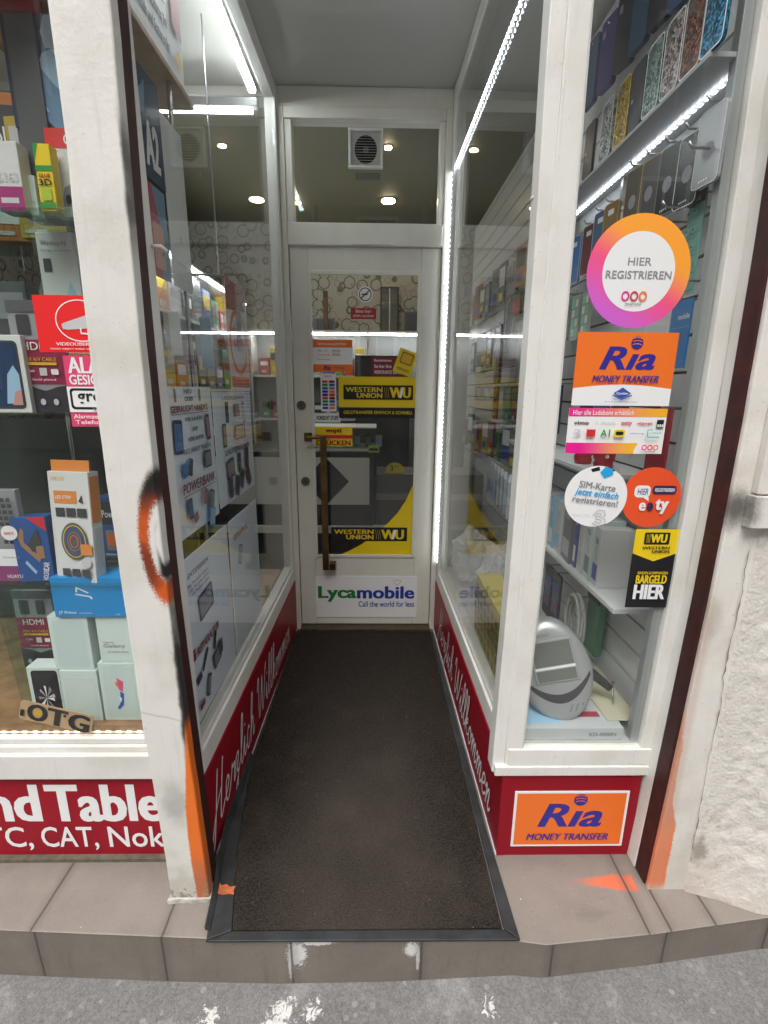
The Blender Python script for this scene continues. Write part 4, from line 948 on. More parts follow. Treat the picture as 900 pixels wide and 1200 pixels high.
zJ = onY(104, 722.5, YB).z
o, a = front('phone_box', 'white Galaxy phone box under the bright blue box', 'phone box', 115, 724, 158, 777, YB + .004, .06, MINT, ztop + .0006, group=PG); o.scale.z = (zJ - .001 - ztop - .0006) / a.h; a.text('Galaxy', .12, .30, .72, .40, GREY, .015); a.text('SAMSUNG', .12, .42, .42, .455, GREY); a.text('J5 mobile phone', .22, .20, .80, .26, GREY); a.done()
JB = M('bright_blue_carton', (.008, .25, .60), .35)
o, a = front('phone_box', 'bright blue box marked J7 lying on two white phone boxes', 'phone box', 61, 677, 147, 722, YB - .004, .085, JB, zJ, group=PG)
a.text('J7', .37, .42, .52, .82, INKW, .0, rot=R(80)); a.text('J7 Prime', .06, .07, .30, .16, INKW, .01); a.text('smartphone', .34, .09, .52, .13, INKW); a.text('32GB', .84, .06, .90, .10, INKW); a.done()
# leaning OTG card on the front ledge
TAN = M('tan_card', (.55, .36, .20), .5)
c = onY(23, 842, 1.2165)
ln = (onY(108, 874, 1.2165) - c); 
o, a = sheet('cable_card', 'tan card with big black letters OTG leaning on the left window ledge', 'cable card', 0, .205, 0, .062, 0, TAN, at=(c.x, 1.2162, c.z + .004), th=.003, pts=[(.03, 0), (.97, 0), (1, .1), (1, .9), (.97, 1), (.03, 1), (0, .9), (0, .1)]); o.rotation_euler = (0, R(15.5), 0)
a.text('O', .10, .06, .39, .95, BLACK, .06); a.rrect(.20, .36, .30, .66, .02, M('ink_gold', (.72, .42, .02), .4)); a.text('T', .38, .06, .66, .95, BLACK, .06); a.rect(.60, .62, .635, .76, BLACK); a.text('G', .67, .05, .97, .95, BLACK, .06); a.rrect(.02, .2, .07, .55, .01, BLACK); a.done()
o = box('acrylic_stand', -.004, .004, 0, .26, 0, .40, SHELFGLASS); o.location = (-1.055, 1.285, .4255); o.rotation_euler = (0, R(-4), 0); tag(o, 'upright clear acrylic plate left of the stacked white phone boxes', 'display stand')
# HDMI blisters
def hdmi(label, px0, py0, px1, py1, y, zb=None):
    o, a = front('cable_pack', label, 'cable pack', px0, py0, px1, py1, y, .012, M('pack_grey_clear', (.30, .31, .32), .25), zb)
    a.rect(0, .26, 1, .66, M('pack_crimson', (.28, .02, .06), .35)); a.poly([(0, 0), (1, 0), (1, .26), (.75, .24), (.5, .20), (.25, .24), (0, .26)], M('pack_charcoal', (.035, .035, .045), .3))
    a.rrect(.15, .70, .40, .88, .04, DGREY); a.rrect(.58, .70, .80, .88, .04, DGREY); a.rect(0, .90, 1, 1, M('pack_dark_grey', (.10, .10, .11), .4))  # dark grey band printed across the top of the pack
    a.text('HDMI', .18, .57, .72, .64, INKW, .01); a.text('MINI A/V CABLE', .15, .47, .80, .505, M('ink_gold'), .01); a.rect(.15, .435, .80, .46, M('ink_gold')); a.text('1.5m', .20, .37, .36, .40, INKW); a.rrect(.46, .34, .60, .41, .02, LGREY); a.rrect(.68, .35, .82, .40, .02, INKW); a.text('Gold plated', .3, .29, .75, .315, INKW)
    for k in range(3): a.ell(.2 + .25 * k, .10, .05, .03, LGREY, 12)
    a.done()
hdmi('crimson HDMI cable pack hanging behind the white phone boxes', 21, 692, 66, 782, YB + .11)
hdmi('large crimson HDMI cable pack on the glass shelf beside the red camera sticker', 16, 352, 78, 477, YB + .02, 1.3365)
# shelf 1 goods
o, a = front('remote_control_pack', 'pack with black keypad buttons at the far left edge of the lower glass shelf', 'remote control', -14, 574, 26, 679, YB + .01, .02, M('pack_grey_clear'), .8725)
a.rect(0, 0, 1, .17, M('pack_purple', (.25, .04, .16), .4)); a.rect(0, .17, 1, .36, INKW); a.rrect(.25, .38, .98, .97, .10, M('keypad_grey', (.28, .29, .3), .4))
for r_ in range(8):
    for k in range(3): a.rect(.45 + k * .17, .42 + r_ * .066, .57 + k * .17, .46 + r_ * .066, DGREY)
a.ell(.72, .55, .24, .08, INKW); a.text('REMOTE', .58, .53, .86, .56, RED, .02); a.text('HUAYU', .45, .05, .9, .09, INKW); a.text('Universal', .4, .27, .9, .30, GREY); a.done()
BLUEC = M('blue_carton', (.02, .09, .30), .35)
o, a = front('phone_holder_box', 'blue carton with gold tool picture on the lower glass shelf', 'carton', 17, 607, 55, 680, YB, .05, BLUEC, .8725, rz=R(8))
a.poly([(.45, 1), (.98, 1), (.98, .78)], RED); a.poly([(.15, .7), (.28, .85), (.34, .8), (.3, .62), (.72, .38), (.66, .30), (.22, .56)], M('pack_bronze', (.36, .20, .10), .4)); a.poly([(.40, .60), (.72, .82), (.80, .62), (.52, .46)], DGREY); a.rrect(.62, .36, .84, .56, .05, M('pack_bronze')); a.poly([(.25, .3), (.5, .12), (.55, .16), (.30, .34)], LBLUE); a.text('CAR', .70, .20, .98, .28, INKW, .02, rot=R(80)); a.text('HOLDER', .60, .08, .99, .15, INKW, .02, rot=R(80)); a.done()
sd = thing  # side art of the blue carton
OW = M('orange_carton', (.70, .24, .05), .4)
x0, x1 = span(60, 112, 600, YB + .03)
o, a = printed_box('light_strip_box', 'tall white and orange hanging carton with round strip picture on the lower glass shelf', 'carton', x0, x1, YB + .012, .04, .8725, onY(90, 552, YB + .03).z, M('carton_white', (.66, .66, .65), .35), rz=R(-9), tilt=R(-4))
a.text('USB LED', .08, .92, .42, .955, M('ink_gold')); a.rect(.12, .72, .68, .83, OW); a.text('LED STRIP', .16, .76, .55, .79, INKW, .01); a.poly([(.72, .74), (.82, .80), (.84, .72)], DGREY)
for k in range(3): a.rect(.14 + k * .27, .60, .37 + k * .27, .68, DGREY)
a.ell(.55, .38, .33, .17, M('pack_dark_grey')); 
for k in range(4): a.ring(.55, .38, .28 - .06 * k, .145 - .03 * k, .002, (YEL, BLUE, GREY, ORANGE)[k], 20)
a.rect(.70, .26, .98, .36, OW); a.ell(.82, .19, .12, .05, LGREY)
for k in range(3): a.rect(.2 + k * .25, .06, .4 + k * .25, .13, DGREY)
a.done()
b = B(); w_, h_ = a.w, a.h
b.box(.03 * w_, .97 * w_, .012, .016, h_ + .0005, h_ + .03, OW); b.build('hang_tab', o)
b = B(); b.box(w_ + .0003, w_ + .0012, .003, .037, h_ * .55, h_ * .96, OW); b.box(w_ + .0003, w_ + .0012, .006, .034, h_ * .12, h_ * .5, LGREY); b.build('side_panel', o)
# shelf 2 and above
o, a = front('phone_box', 'white phone box with curved colourful screen picture at the left edge of the upper shelf', 'phone box', -25, 392, 28, 480, YB - .005, .05, GLOSSW, 1.3365, rz=R(4))
a.rrect(.2, .05, .90, .93, .10, DGREY); a.rrect(.24, .08, .86, .90, .08, M('screen_navy', (.02, .05, .12), .2)); a.poly([(.5, .12), (.84, .12), (.85, .5), (.75, .62), (.6, .5)], LBLUE); a.poly([(.62, .10), (.84, .10), (.85, .3), (.72, .28)], M('ink_peach', (.6, .3, .25), .4)); a.done()
o, a = front('router_box', 'tall white wireless device box behind the red camera sticker', 'carton', 56, 272, 100, 480, 1.40, .05, M('carton_white'), 1.3365)
a.text('Wireless-N', .10, .93, .75, .955, GREY, .01); a.text('Range Extender', .10, .895, .9, .91, GREY); a.rect(.12, .79, .32, .86, DGREY); a.poly([(.55, .62), (.75, .74), (.9, .66), (.98, .40), (.66, .36), (.6, .5)], LBLUE); a.rect(0, .22, 1, .34, OW); a.done()
o, a = front('speaker_box', 'dark carton with grey panel above the crimson cable pack', 'carton', 2, 330, 40, 480, 1.46, .05, M('carton_dark', (.08, .085, .09), .4), 1.3365); a.rect(.1, .72, .9, .92, GREY); a.done()
o, a = front('glue_box', 'yellow and green glue tube carton standing on the top glass shelf', 'carton', 43, 168, 62, 244, YB + .01, .03, YEL, 1.8005)
a.poly([(0, 1), (.0, .72), (.3, .98), (.3, 1)], GREEN); a.rect(0, .60, 1, .68, GREEN); a.text('GLUE', .15, .50, .85, .56, DRED, .03); a.text('3D', .1, .38, .9, .48, BLACK, .03); a.rrect(.2, .16, .8, .36, .1, M('ink_lime', (.4, .55, .05), .4)); a.rect(0, .05, 1, .13, GREEN); a.done()
o, a = front('phone_box', 'white and red carton with grey car picture beside the yellow glue carton', 'carton', 57, 150, 92, 241, YB + .05, .03, M('carton_white'), 1.8005)
a.rect(0, .78, 1, 1, RED); a.text('C', .62, .82, .8, .93, INKW, .03); a.poly([(.3, .12), (.45, .34), (.8, .40), (1, .36), (1, .12)], GREY); a.ell(.55, .2, .1, .06, BLACK, 16); a.done()
NAVYC = M('navy_carton', (.025, .035, .07), .35)
o, a = front('headset_box', 'navy carton with pale blue suited figure at the top left of the window', 'carton', 8, 16, 96, 150, 1.34, .05, NAVYC, None)
a.text('FD810', .06, .86, .30, .91, INKW, .04); a.text('Wireless headphones', .06, .80, .44, .82, LGREY); a.text('for music and calls', .06, .765, .36, .78, LGREY)
PB = M('pale_blue_print', (.35, .52, .66), .4); PB2 = M('mid_blue_print', (.12, .24, .38), .4)
a.poly([(.55, 1), (.98, 1), (1, .0), (.55, .0), (.40, .10), (.30, .35), (.33, .52), (.50, .62)], PB2); a.poly([(.50, .66), (.70, .72), (.98, .45), (.98, .12), (.6, .40), (.44, .55)], PB); a.poly([(.62, .70), (.78, .66), (.98, .60), (.98, .46), (.75, .56)], INKW); a.poly([(.56, .70), (.52, .84), (.58, .98), (.80, 1), (.86, .84), (.74, .70)], M('pale_print', (.55, .66, .75), .4)); a.line([(.50, .62), (.34, .5), (.30, .36), (.50, .14)], .004, PB); a.done()
z_n = o.location.z
box('stand', 0, 0.14, 0.005, .05, 1.8005 - z_n, -.0008, M('carton_dark'), o)
for k, (px0, py0, px1, py1, m1, lab) in enumerate(((-6, 165, 24, 242, 'carton_white', 'white carton with pink label on the top glass shelf at the left edge'), (20, 205, 42, 243, 'mint_white_carton', 'small pale carton between the white carton and the yellow glue carton'), (-10, -30, 36, 10, 'sign_dark_red', 'dark red carton at the very top left of the window'))):
    o, a = front('accessory_box', lab, 'carton', px0, py0, px1, py1, YB + (.015, .04, .05)[k], .04, MATS[m1], 1.8005 if k < 2 else None)
    if k == 0: a.rect(0, .0, 1, .36, M('ink_berry', (.35, .03, .16), .4)); a.rect(.1, .12, .8, .2, LGREY); a.text('6363', .1, .42, .9, .56, LGREY)
    else: a.rect(.1, .3, .9, .36, LGREY)
    a.done()
    if k == 2: box('stand', .01, a.w - .01, .01, .03, 1.8005 - o.location.z, -.001, M('carton_dark'), o)
# carton shelf seen high through the side glass
t = thing('wall_shelf', 'brown wooden shelf high behind the left side glass', 'shelf', (-.9, 1.6, 2.30)); box('board', -.06, .30, -.42, .26, -.02, 0, WOOD, t, .003); box('bracket', -.05, .02, -.40, .24, -.08, -.0205, WOOD, t, .002); box('post', -.05, -.02, .22, .25, -1.87, -.0805, CHROME, t)
b = B(); b.box(0, .57, .0, .26, 0, .40, M('carton_white')); o = b.build('device_carton', bevel=.003); o.location = (-.61, 1.24, 2.3008); o.rotation_euler = (0, 0, R(90)); tag(o, 'white carton with black text lines and maroon corner on the high shelf', 'carton')
a = Art(o, .57, .40, .0003)
for k in range(5): a.text('Technical details and features list'[k:], .30, .12 + k * .13, .82 - .02 * k, .19 + k * .13, BLACK, .06)
a.poly([(.86, .34), (.98, .30), (.98, 1), (.86, 1)], DRED); a.ell(.925, .16, .04, .06, M('ink_gold')); a.done()
def glassposter(label, y0, y1, z0, z1, mat, off=.0): return sheet('poster', label, 'poster', 0, y1 - y0, z0, z1, 0, mat, rz=PANG, at=(-.528 - off + (y0 - 1.14) * .0124, y0, z0), th=.0015)
o, a = glassposter('dark poster with white A2 letters high behind the side glass front edge', 1.215, 1.36, 1.87, 2.09, M('screen_navy'))
a.text('A2', .35, .12, .85, .55, INKW, .04); a.poly([(0, .6), (.5, .9), (.4, .55)], PB2); a.done()
o, a = glassposter('red and blue portrait poster below the A2 poster', 1.215, 1.345, 1.66, 1.86, PB2)
a.poly([(0, 0), (.6, 0), (.75, .5), (.45, 1), (0, 1)], M('ink_rose_red', (.4, .05, .08), .4)); a.rrect(.35, .1, .8, .6, .08, M('ink_peach')); a.done()
o, a = glassposter('plain white card beside the A2 poster behind the side glass', 1.37, 1.50, 1.66, 2.05, M('carton_white'), .004); a.rect(.5, .3, .55, .34, GREY); a.rect(.2, .15, .7, .17, LGREY); a.done()
# cards and bags hanging deeper
c0, c1 = Vector((-.60, 2.06, 1.40)), Vector((-.60, 2.37, 1.83))
o, a = sheet('poster', 'white poster with orange ring hanging behind the left side glass', 'poster', 0, .31, 0, .43, 0, INKW, at=(-.60, 2.06, 1.40), rz=R(90))
a.poly([(0, 1), (1, 1), (.9, .78), (0, .72)], DRED); a.ring(.5, .45, .40, .29, .022, ORANGE, 36); a.text('vianet', .15, .52, .85, .60, M('ink_rose_red'), .03); a.rect(.05, .02, .95, .12, ORANGE); a.text('HIER', .25, .38, .75, .46, GREY, .02); a.done()
rod = thing('hanging_rail', 'thin metal rail with clear bags behind the left side glass', 'rail', (-.86, 2.2, 1.86)); B().tube([(-.6, 0, 0), (.22, 0, 0)], .005, METAL).build('bar', rod, smooth=True)
for x in (-.6, .2): B().tube([(x, 0, .003), (x, 0, .89)], .003, METAL).build('hanger', rod)
BAGC = [('pale clear', LGREY), ('milky', INKW), ('greenish', TEAL), ('grey', GREY), ('whitish', INKW), ('bluish', LBLUE), ('smoky', GREY)]
for k, (nm, mm) in enumerate(BAGC):
    x = -1.40 + k * .125; b = B(); h_ = .30 + .05 * (k % 3)
    pts = [(0, 0), (.09, 0), (.095, h_ * .8), (.06, h_), (.03, h_), (-.005, h_ * .8)]
    b.prism(pts, -.012, .012, PLASTIC); o = b.build('product_bag', bevel=.004); o.location = (x, 2.2, 1.855 - h_); o.rotation_euler = (0, 0, R(-15 + 9 * (k % 4)))
    tag(o, f'{nm} plastic bag, {("first", "second", "third", "fourth", "fifth", "sixth", "last")[k]} from the left on the left window rail', 'bag', 'clear bags on the rail')
    box('contents', .02, .07, -.006, .006, .03, h_ * .6, mm, o, .004)

# ------------------------------------------------------------------ right display: slatted wall, shelves, hooks
SLAT = M('slat_panel_grey', (.68, .69, .69), .35, var=.05, vscale=3); SLATD = M('slat_groove', (.06, .06, .06), .6)
sw = thing('slat_wall', 'pale grey slatted display wall inside the right window', 'slat wall', (.835, 0, 0))
b = B(); z = .403
while z < 2.72:
    b.box(0, .012, 1.256, 4.6, z, min(z + .088, 2.74), SLAT); z += .096
b.box(.0125, .03, 1.256, 4.6, .40, 2.74, SLATD); b.build('panel', sw)
box('base_board', .388, .86, 1.213, 2.66, .37, .399, GBASE, thing('display_platform', 'pale display floor board inside the right window', 'display floor'), 0)
sh = thing('glass_shelf', 'grey shelf carrying white and blue charger boxes in the right window', 'shelf', (.68, 0, 0)); box('board', 0, .154, 1.26, 2.45, .784, .800, SLAT, sh, .002); B().box(.13, .154, 1.5, 1.515, .70, .783, METAL).build('bracket', sh)
sh = thing('glass_shelf', 'grey shelf with red dotted cups behind the network logo stickers', 'shelf', (.66, 0, 0)); box('board', 0, .174, 1.40, 2.45, 1.150, 1.166, SLAT, sh, .002); B().box(.15, .174, 1.8, 1.815, 1.07, 1.149, METAL).build('bracket', sh)
sh = thing('glass_shelf', 'grey shelf with light strip under the glittering phone cases', 'shelf', (.70, 0, 0)); box('board', 0, .134, 1.2165, 2.35, 2.092, 2.102, M('shelf_grey', (.40, .41, .42), .35), sh, .001); B().box(.11, .134, 1.8, 1.815, 2.01, 2.0895, METAL).build('bracket', sh)
def glitter(name, col):
    if name in MATS: return MATS[name]
    m, b, g = N(name); t = g.obj(); d, c = g.voro(t, 190); q = g.xyz(c)
    m.node_tree.links.new(g.mix(g.smooth(q[0], .3, .9), tuple(v * .35 for v in col), tuple(min(1, v * 1.8) for v in col)).s, b.inputs['Base Color'])
    b.inputs['Metallic'].default_value = .6; b.inputs['Roughness'].default_value = .25; g.bump(b, q[1], .6, .004)
    return m
ORD = ('first', 'second', 'third', 'fourth', 'fifth', 'sixth', 'seventh', 'eighth', 'ninth', 'tenth', 'eleventh', 'twelfth', 'thirteenth', 'fourteenth')
def rpts(r=.14, k=2.0): 
    q = []
    for cx, cy, a in ((1 - r, 1 - r / k, 0), (r, 1 - r / k, 90), (r, r / k, 180), (1 - r, r / k, 270)):
        for i in range(5): t_ = R(a + 22.5 * i); q.append((cx + r * cos(t_), cy + r / k * sin(t_)))
    return q
def hung(name, label, cat, yc, zc, X_, w_, h_, mat, group=None, th=.009, lean=0, swing=0, pts=None):
    o, a = sheet(name, label, cat, 0, w_, 0, h_, 0, mat, th=th, at=(X_, yc + w_ / 2, zc - h_ / 2), rz=R(-90 + swing), group=group, pts=pts or rpts())
    return o, a
def hook(y, z, x_end, up=.012):
    B().tube([(0, y, z), (x_end - .835, y, z), (x_end - .845, y, z + up)], .0028, METAL, 6).build('hook', sw, smooth=True)
HC = 'phone cases on hooks in the right window'
# row of glittering cases standing on the lit shelf
rowB = [(1.222, 'blue glitter', (.03, .16, .26)), (1.297, 'bronze glitter', (.20, .09, .06)), (1.378, 'rose silver glitter', (.40, .33, .31)), (1.462, 'green silver glitter', (.22, .30, .26)), (1.543, 'plain black', None), (1.622, 'gold and yellow', (.42, .26, .04)), (1.722, 'silver glitter', (.42, .42, .40)), (1.85, 'matt charcoal', None)]
for k, (y, nm, col) in enumerate(rowB):
    mat = glitter('glitter_' + nm.replace(' ', '_'), col) if col else M('case_black' if 'black' in nm else 'case_charcoal', (.015, .016, .02) if 'black' in nm else (.03, .03, .036), .3)
    o, a = hung('phone_case', f'{nm} phone case on the lit shelf, {ORD[k]} from the street', 'phone case', y, 2.1045 + .08, .712, .073, .158, mat, HC)
    if col: a.line(rpts(), .003, YEL if 'gold' in nm else INKW, True); a.rrect(.12, .80, .42, .94, .06, DGREY)
    else: a.rect(.15, .45, .28, .5, LGREY)
    a.done()
# dark cases high on the wall
rowA = [(1.45, 2.37, 'navy', (.02, .04, .12)), (1.545, 2.385, 'black', (.012, .012, .016)), (1.645, 2.39, 'dark blue', (.015, .05, .10)), (1.75, 2.40, 'charcoal', (.03, .03, .035)), (1.86, 2.40, 'violet', (.05, .035, .12)), (1.98, 2.41, 'slate blue', (.04, .07, .13)), (2.12, 2.42, 'jet black', (.008, .008, .01))]
for k, (y, z, nm, col) in enumerate(rowA):
    o, a = hung('phone_case', f'{nm} folding phone case high on the slatted wall, {ORD[k]} from the street', 'phone case', y, z + .06, .745, .085, .20, M('case_' + nm.replace(' ', '_'), col, .35), HC, th=.016, swing=12 - 4 * (k % 3)); a.rect(.12, .75, .3, .85, GREY); a.done(); hook(y, z + .135, .74)
# cases under the lit shelf
rowC = [(1.235, 1.955, 'clear', (.30, .31, .32)), (1.305, 1.935, 'black bear print', (.02, .02, .022)), (1.39, 1.945, 'black leaf print', (.03, .03, .03)), (1.48, 1.955, 'grey brown', (.09, .08, .07)), (1.57, 1.965, 'smoky gold edged', (.10, .08, .06))]
for k, (y, z, nm, col) in enumerate(rowC):
    o, a = hung('phone_case', f'{nm} phone case hanging under the lit shelf, {ORD[k]} from the street', 'phone case', y, z - .02, .742, .074, .155, M('case_' + nm.replace(' ', '_'), col, .25), HC, swing=8)
    a.line(rpts(), .0022, (LGREY, INKW, GREY, M('ink_gold'), M('ink_gold'))[k], True); a.ell(.5, .45, .22, .12, GREY, 16)
    for q in range(4): a.rect(.3 + .1 * q, .06, .35 + .1 * q, .085, INKW)
    a.done(); hook(y, z + .066, .728)
for k, (y, z, nm, col) in enumerate([(1.70, 1.90, 'honey coloured', (.25, .15, .05)), (1.775, 1.90, 'steel blue', (.06, .14, .26)), (1.86, 1.885, 'dark red', (.13, .02, .03)), (1.98, 1.88, 'bright blue', (.03, .16, .45)), (2.08, 1.87, 'slate grey', (.12, .13, .15))]):
    o, a = hung('phone_case', f'{nm} phone case above the round ring sticker, {ORD[k]} from the street', 'phone case', y, z, .74, .072, .16, M('case2_' + nm.replace(' ', '_'), col, .3), HC, swing=10); a.line(rpts(), .0022, INKW if k else M('ink_gold'), True); a.rrect(.3, .78, .7, .88, .05, INKW); a.done(); hook(y, z + .083, .725)
for y, z in ((1.23, 1.93), (1.31, 1.84), (1.40, 1.835), (1.24, 1.66)): hook(y, z, .70)
# cards
o, a = hung('earring_card', 'tall teal card of small round earphones near the window edge', 'accessory card', 1.30, 1.755, .775, .062, .23, M('card_teal', (.20, .42, .37), .4), pts=[(0, 0), (1, 0), (1, 1), (0, 1)], th=.004)
a.rect(0, .88, 1, 1, BLACK); a.text('BRAND', .3, .91, .7, .96, INKW)
for k in range(5): a.rect(0, .03 + .17 * k, 1, .035 + .17 * k, DGREY); a.ell(.3, .12 + .17 * k, .12, .032, TEAL, 14); a.ell(.7, .12 + .17 * k, .12, .032, TEAL, 14); a.ell(.3, .12 + .17 * k, .05, .014, DGREY, 10); a.ell(.7, .12 + .17 * k, .05, .014, DGREY, 10)
a.done(); hook(1.30, 1.87, .77)
o, a = hung('sim_pack', 'bright blue SIM card pack reading mobile beside the orange sticker', 'SIM pack', 1.30, 1.545, .775, .085, .165, M('pack_sim_blue', (.015, .18, .50), .35), pts=[(0, 0), (1, 0), (1, 1), (0, 1)], th=.004); a.text('mobile', .40, .72, .95, .80, INKW, .02); a.rect(0, .60, 1, .605, LBLUE); a.done(); hook(1.30, 1.63, .77)
o, a = hung('sim_pack', 'dark red accessory pack behind the eety sticker', 'accessory pack', 1.32, 1.255, .775, .095, .21, M('pack_deep_red', (.33, .02, .03), .4), pts=[(0, 0), (1, 0), (1, 1), (0, 1)], th=.006); a.rrect(.35, .72, .62, .80, .03, CREAM); a.done(); hook(1.32, 1.362, .77)
for k, (y, z) in enumerate(((1.83, 1.67), (1.92, 1.67), (2.02, 1.68))):
    o, a = hung('earring_card', f'green and cream card of small chargers left of the ring sticker, {ORD[k]} from the street', 'accessory card', y, z, .75, .07, .16, M('card_sage', (.25, .32, .24), .4), 'charger cards behind the ring sticker')
    for r_ in range(4):
        for q in range(2): a.rrect(.12 + q * .42, .1 + r_ * .21, .44 + q * .42, .26 + r_ * .21, .06, (CREAM, TEAL)[(r_ + q) % 2])
    a.done(); hook(y, z + .085, .745)
o, a = hung('accessory_pack', 'white accessory pack with grey picture left of the Ria sticker', 'accessory pack', 1.75, 1.44, .76, .085, .15, M('carton_white'), pts=[(0, 0), (1, 0), (1, 1), (0, 1)], th=.02); a.rect(.2, .2, .8, .6, LGREY); a.rect(.1, .8, .9, .9, BLUE); a.done(); hook(1.75, 1.52, .75)
for k, (y, z, c_) in enumerate(((1.50, 1.32, 'screen_navy'), (1.62, 1.33, 'ink_blue'), (1.74, 1.31, 'case_black'))):
    o, a = hung('accessory_pack', f'{("navy", "blue", "black")[k]} cable pack behind the network logo sticker', 'accessory pack', y, z, .75, .09, .16, MATS[c_], pts=[(0, 0), (1, 0), (1, 1), (0, 1)], th=.012); a.rect(.1, .1, .9, .4, LGREY); a.done(); hook(y, z + .083, .74)
# red dotted cups on the middle shelf
CUP = M('red_ceramic', (.42, .015, .03), .25)
for k, y in enumerate((1.47, 1.62)):
    pr_ = [(.0, .0), (.026, .0), (.030, .02), (.032, .05), (.030, .068), (.027, .068)]
    b = B(); n = 20; vs = []; 
    for r_, z_ in pr_: vs += [(r_ * cos(2 * pi * i / n), r_ * sin(2 * pi * i / n), z_) for i in range(n)]
    b.add(vs, [(j * n + i, j * n + (i + 1) % n, (j + 1) * n + (i + 1) % n, (j + 1) * n + i) for j in range(len(pr_) - 1) for i in range(n)], CUP)
    o = b.build('speaker_toy', smooth=True); o.location = (.70, y, 1.1665); tag(o, ('red dotted mini speaker at the near end of the middle shelf', 'red dotted mini speaker at the far end of the middle shelf')[k], 'mini speaker')
    b = B()
    for q in range(7):
        an = q * 2.4; b.prism([(.0 + .006 * cos(t_ * pi / 5), .0 + .006 * sin(t_ * pi / 5)) for t_ in range(10)], 0, .0012, INKW)
        for vi in range(len(b.v) - 20, len(b.v)):
            x_, y_, z_ = b.v[vi]; b.v[vi] = (x_ * cos(an) + (.0305 + y_) * sin(an), -x_ * sin(an) + (.0305 + y_) * cos(an), z_ + .018 + .007 * q)
    b.build('dots', o)
# charger boxes on the lower shelf
M('bx', (.10, .12, .32), .4); M('box_grey_print', (.22, .23, .25), .4)
cols = [('white', 'carton_white', BLUE), ('pale', 'mint_white_carton', LBLUE), ('white', 'carton_white', SKYB), ('pale blue', 'ink_light_blue', INKW), ('cream', 'ink_cream', GREY), ('white', 'carton_white', GREY), ('pale', 'mint_white_carton', BLUE), ('sky blue', 'ink_light_blue', INKW), ('white', 'carton_white', LBLUE), ('grey printed', 'box_grey_print', LGREY), ('violet blue', 'bx', INKW), ('white', 'carton_white', LGREY), ('pale', 'mint_white_carton', GREY), ('white', 'carton_white', BLUE)]
y = 2.36; hs_ = [.17, .175, .165, .18, .17, .19, .175, .20, .20, .215, .21, .20, .205, .19]; ws = [.07, .06, .075, .05, .06, .07, .055, .06, .07, .10, .03, .05, .055, .05]
for k, (nm, mm, ac) in enumerate(cols):
    b = B(); b.box(0, ws[k], 0, .10, 0, hs_[k], MATS[mm]); o = b.build('charger_box', bevel=.002); o.location = (.70, y, .8005); o.rotation_euler = (0, 0, R(-90 - 6)); tag(o, f'{nm} charger box, {ORD[k]} from the door on the lower slatted wall shelf', 'charger box', 'charger boxes on the lower shelf')
    a = Art(o, ws[k], hs_[k], .0003); a.rect(.1, .1, .9, .38, ac); a.text('USB', .2, .72, .7, .82, ac, .02); a.line([(.5, .42), (.6, .5), (.4, .6), (.5, .68)], .004, GREY); a.done(); y -= ws[k] + .007
# things on hooks low on the wall
def coil(name, label, cat, y, z, X_, r0, r1, mat, n, rad):
    p = []; 
    for i in range(n * 24 + 1):
        an = 2 * pi * i / 24; kk = i / 24
        p.append((X_ + .012 * sin(kk * 2.1), y + (r0 + .006 * sin(kk * 1.7)) * cos(an), z + (r1 + .008 * cos(kk * 2.3)) * sin(an)))
    o = B().tube(p, rad, mat, 6).build(name, smooth=True); tag(o, label, cat); return o
CAB = M('cable_grey_white', (.66, .66, .64), .45)
coil('cable_coil', 'coiled grey white cable hanging from a hook behind the oval device', 'cable', 1.64, .565, .745, .058, .105, CAB, 8, .0052); hook(1.66, .66, .72)
b = B(); b.box(.06, .085, -.045, .05, -.13, .11, M('card_green', (.05, .22, .11), .4)); o = b.build('cable_card', bevel=.002); o.location = (.73, 1.60, .60); tag(o, 'green cable card beside the coiled grey cable', 'cable card'); box('header', .055, .0595, -.045, .05, .07, .11, BLACK, o)
for k, yy in enumerate((1.84, 1.93)):
    o, a = hung('earphone_pack', ('blue and red earphone blister nearer the coiled cable', 'blue and red earphone blister farther from the coiled cable')[k], 'earphone pack', yy, .57, .75, .085, .22, M('pack_black_clear', (.025, .028, .035), .2)); a.rrect(.15, .2, .85, .8, .15, M('pack_mid_blue', (.05, .14, .28), .35)); a.ell(.35, .62, .12, .05, RED, 14); a.ell(.65, .4, .1, .05, RED, 14); a.line([(.3, .2), (.5, .5), (.7, .3)], .006, RED); a.done(); hook(yy, .685, .73)
# box, oval device
o, a = printed_box('device_box', 'flat white cardboard box marked KD-3000N at the bottom of the right window', 'carton', .437, .735, 1.216, .36, .4005, .440, M('box_board', (.52, .55, .56), .5), rz=0)
a.text('KD-3000N', .66, .30, .93, .62, GREY, .03); a.text('KADIO', .07, .32, .34, .60, LGREY, .04); a.done()
b = B(); 
for k in range(9): b.add([(.12 + .0, .16 + k * .018, .0405), (.27 - .006 * k, .16 + k * .018, .0405), (.27 - .006 * k, .168 + k * .018, .0405), (.12, .168 + k * .018, .0405)], [(0, 1, 2, 3)], (LGREY, CREAM, GREY)[k % 3])
b.add([(.01, .02, .0403), (.12, .02, .0403), (.10, .34, .0403), (.01, .34, .0403)], [(0, 1, 2, 3)], LBLUE); b.add([(.17, .05, .0403), (.25, .05, .0403), (.25, .075, .0403), (.17, .075, .0403)], [(0, 1, 2, 3)], M('ink_rose_red')); b.build('top_print', o)
dv = thing('clock_device', 'silver oval electronic device with grey display leaning on the flat box', 'electronic device', (.553, 1.328, .571))
dv.rotation_euler = (R(-24), R(-13), R(-4))
b = B(); n = 48; prof = [(0, -.030), (.72, -.0295), (.88, -.026), (.96, -.017), (1.0, -.002), (.985, .014), (.90, .026), (.6, .032), (0, .033)]; vs = []
W2, H2 = .114, .158
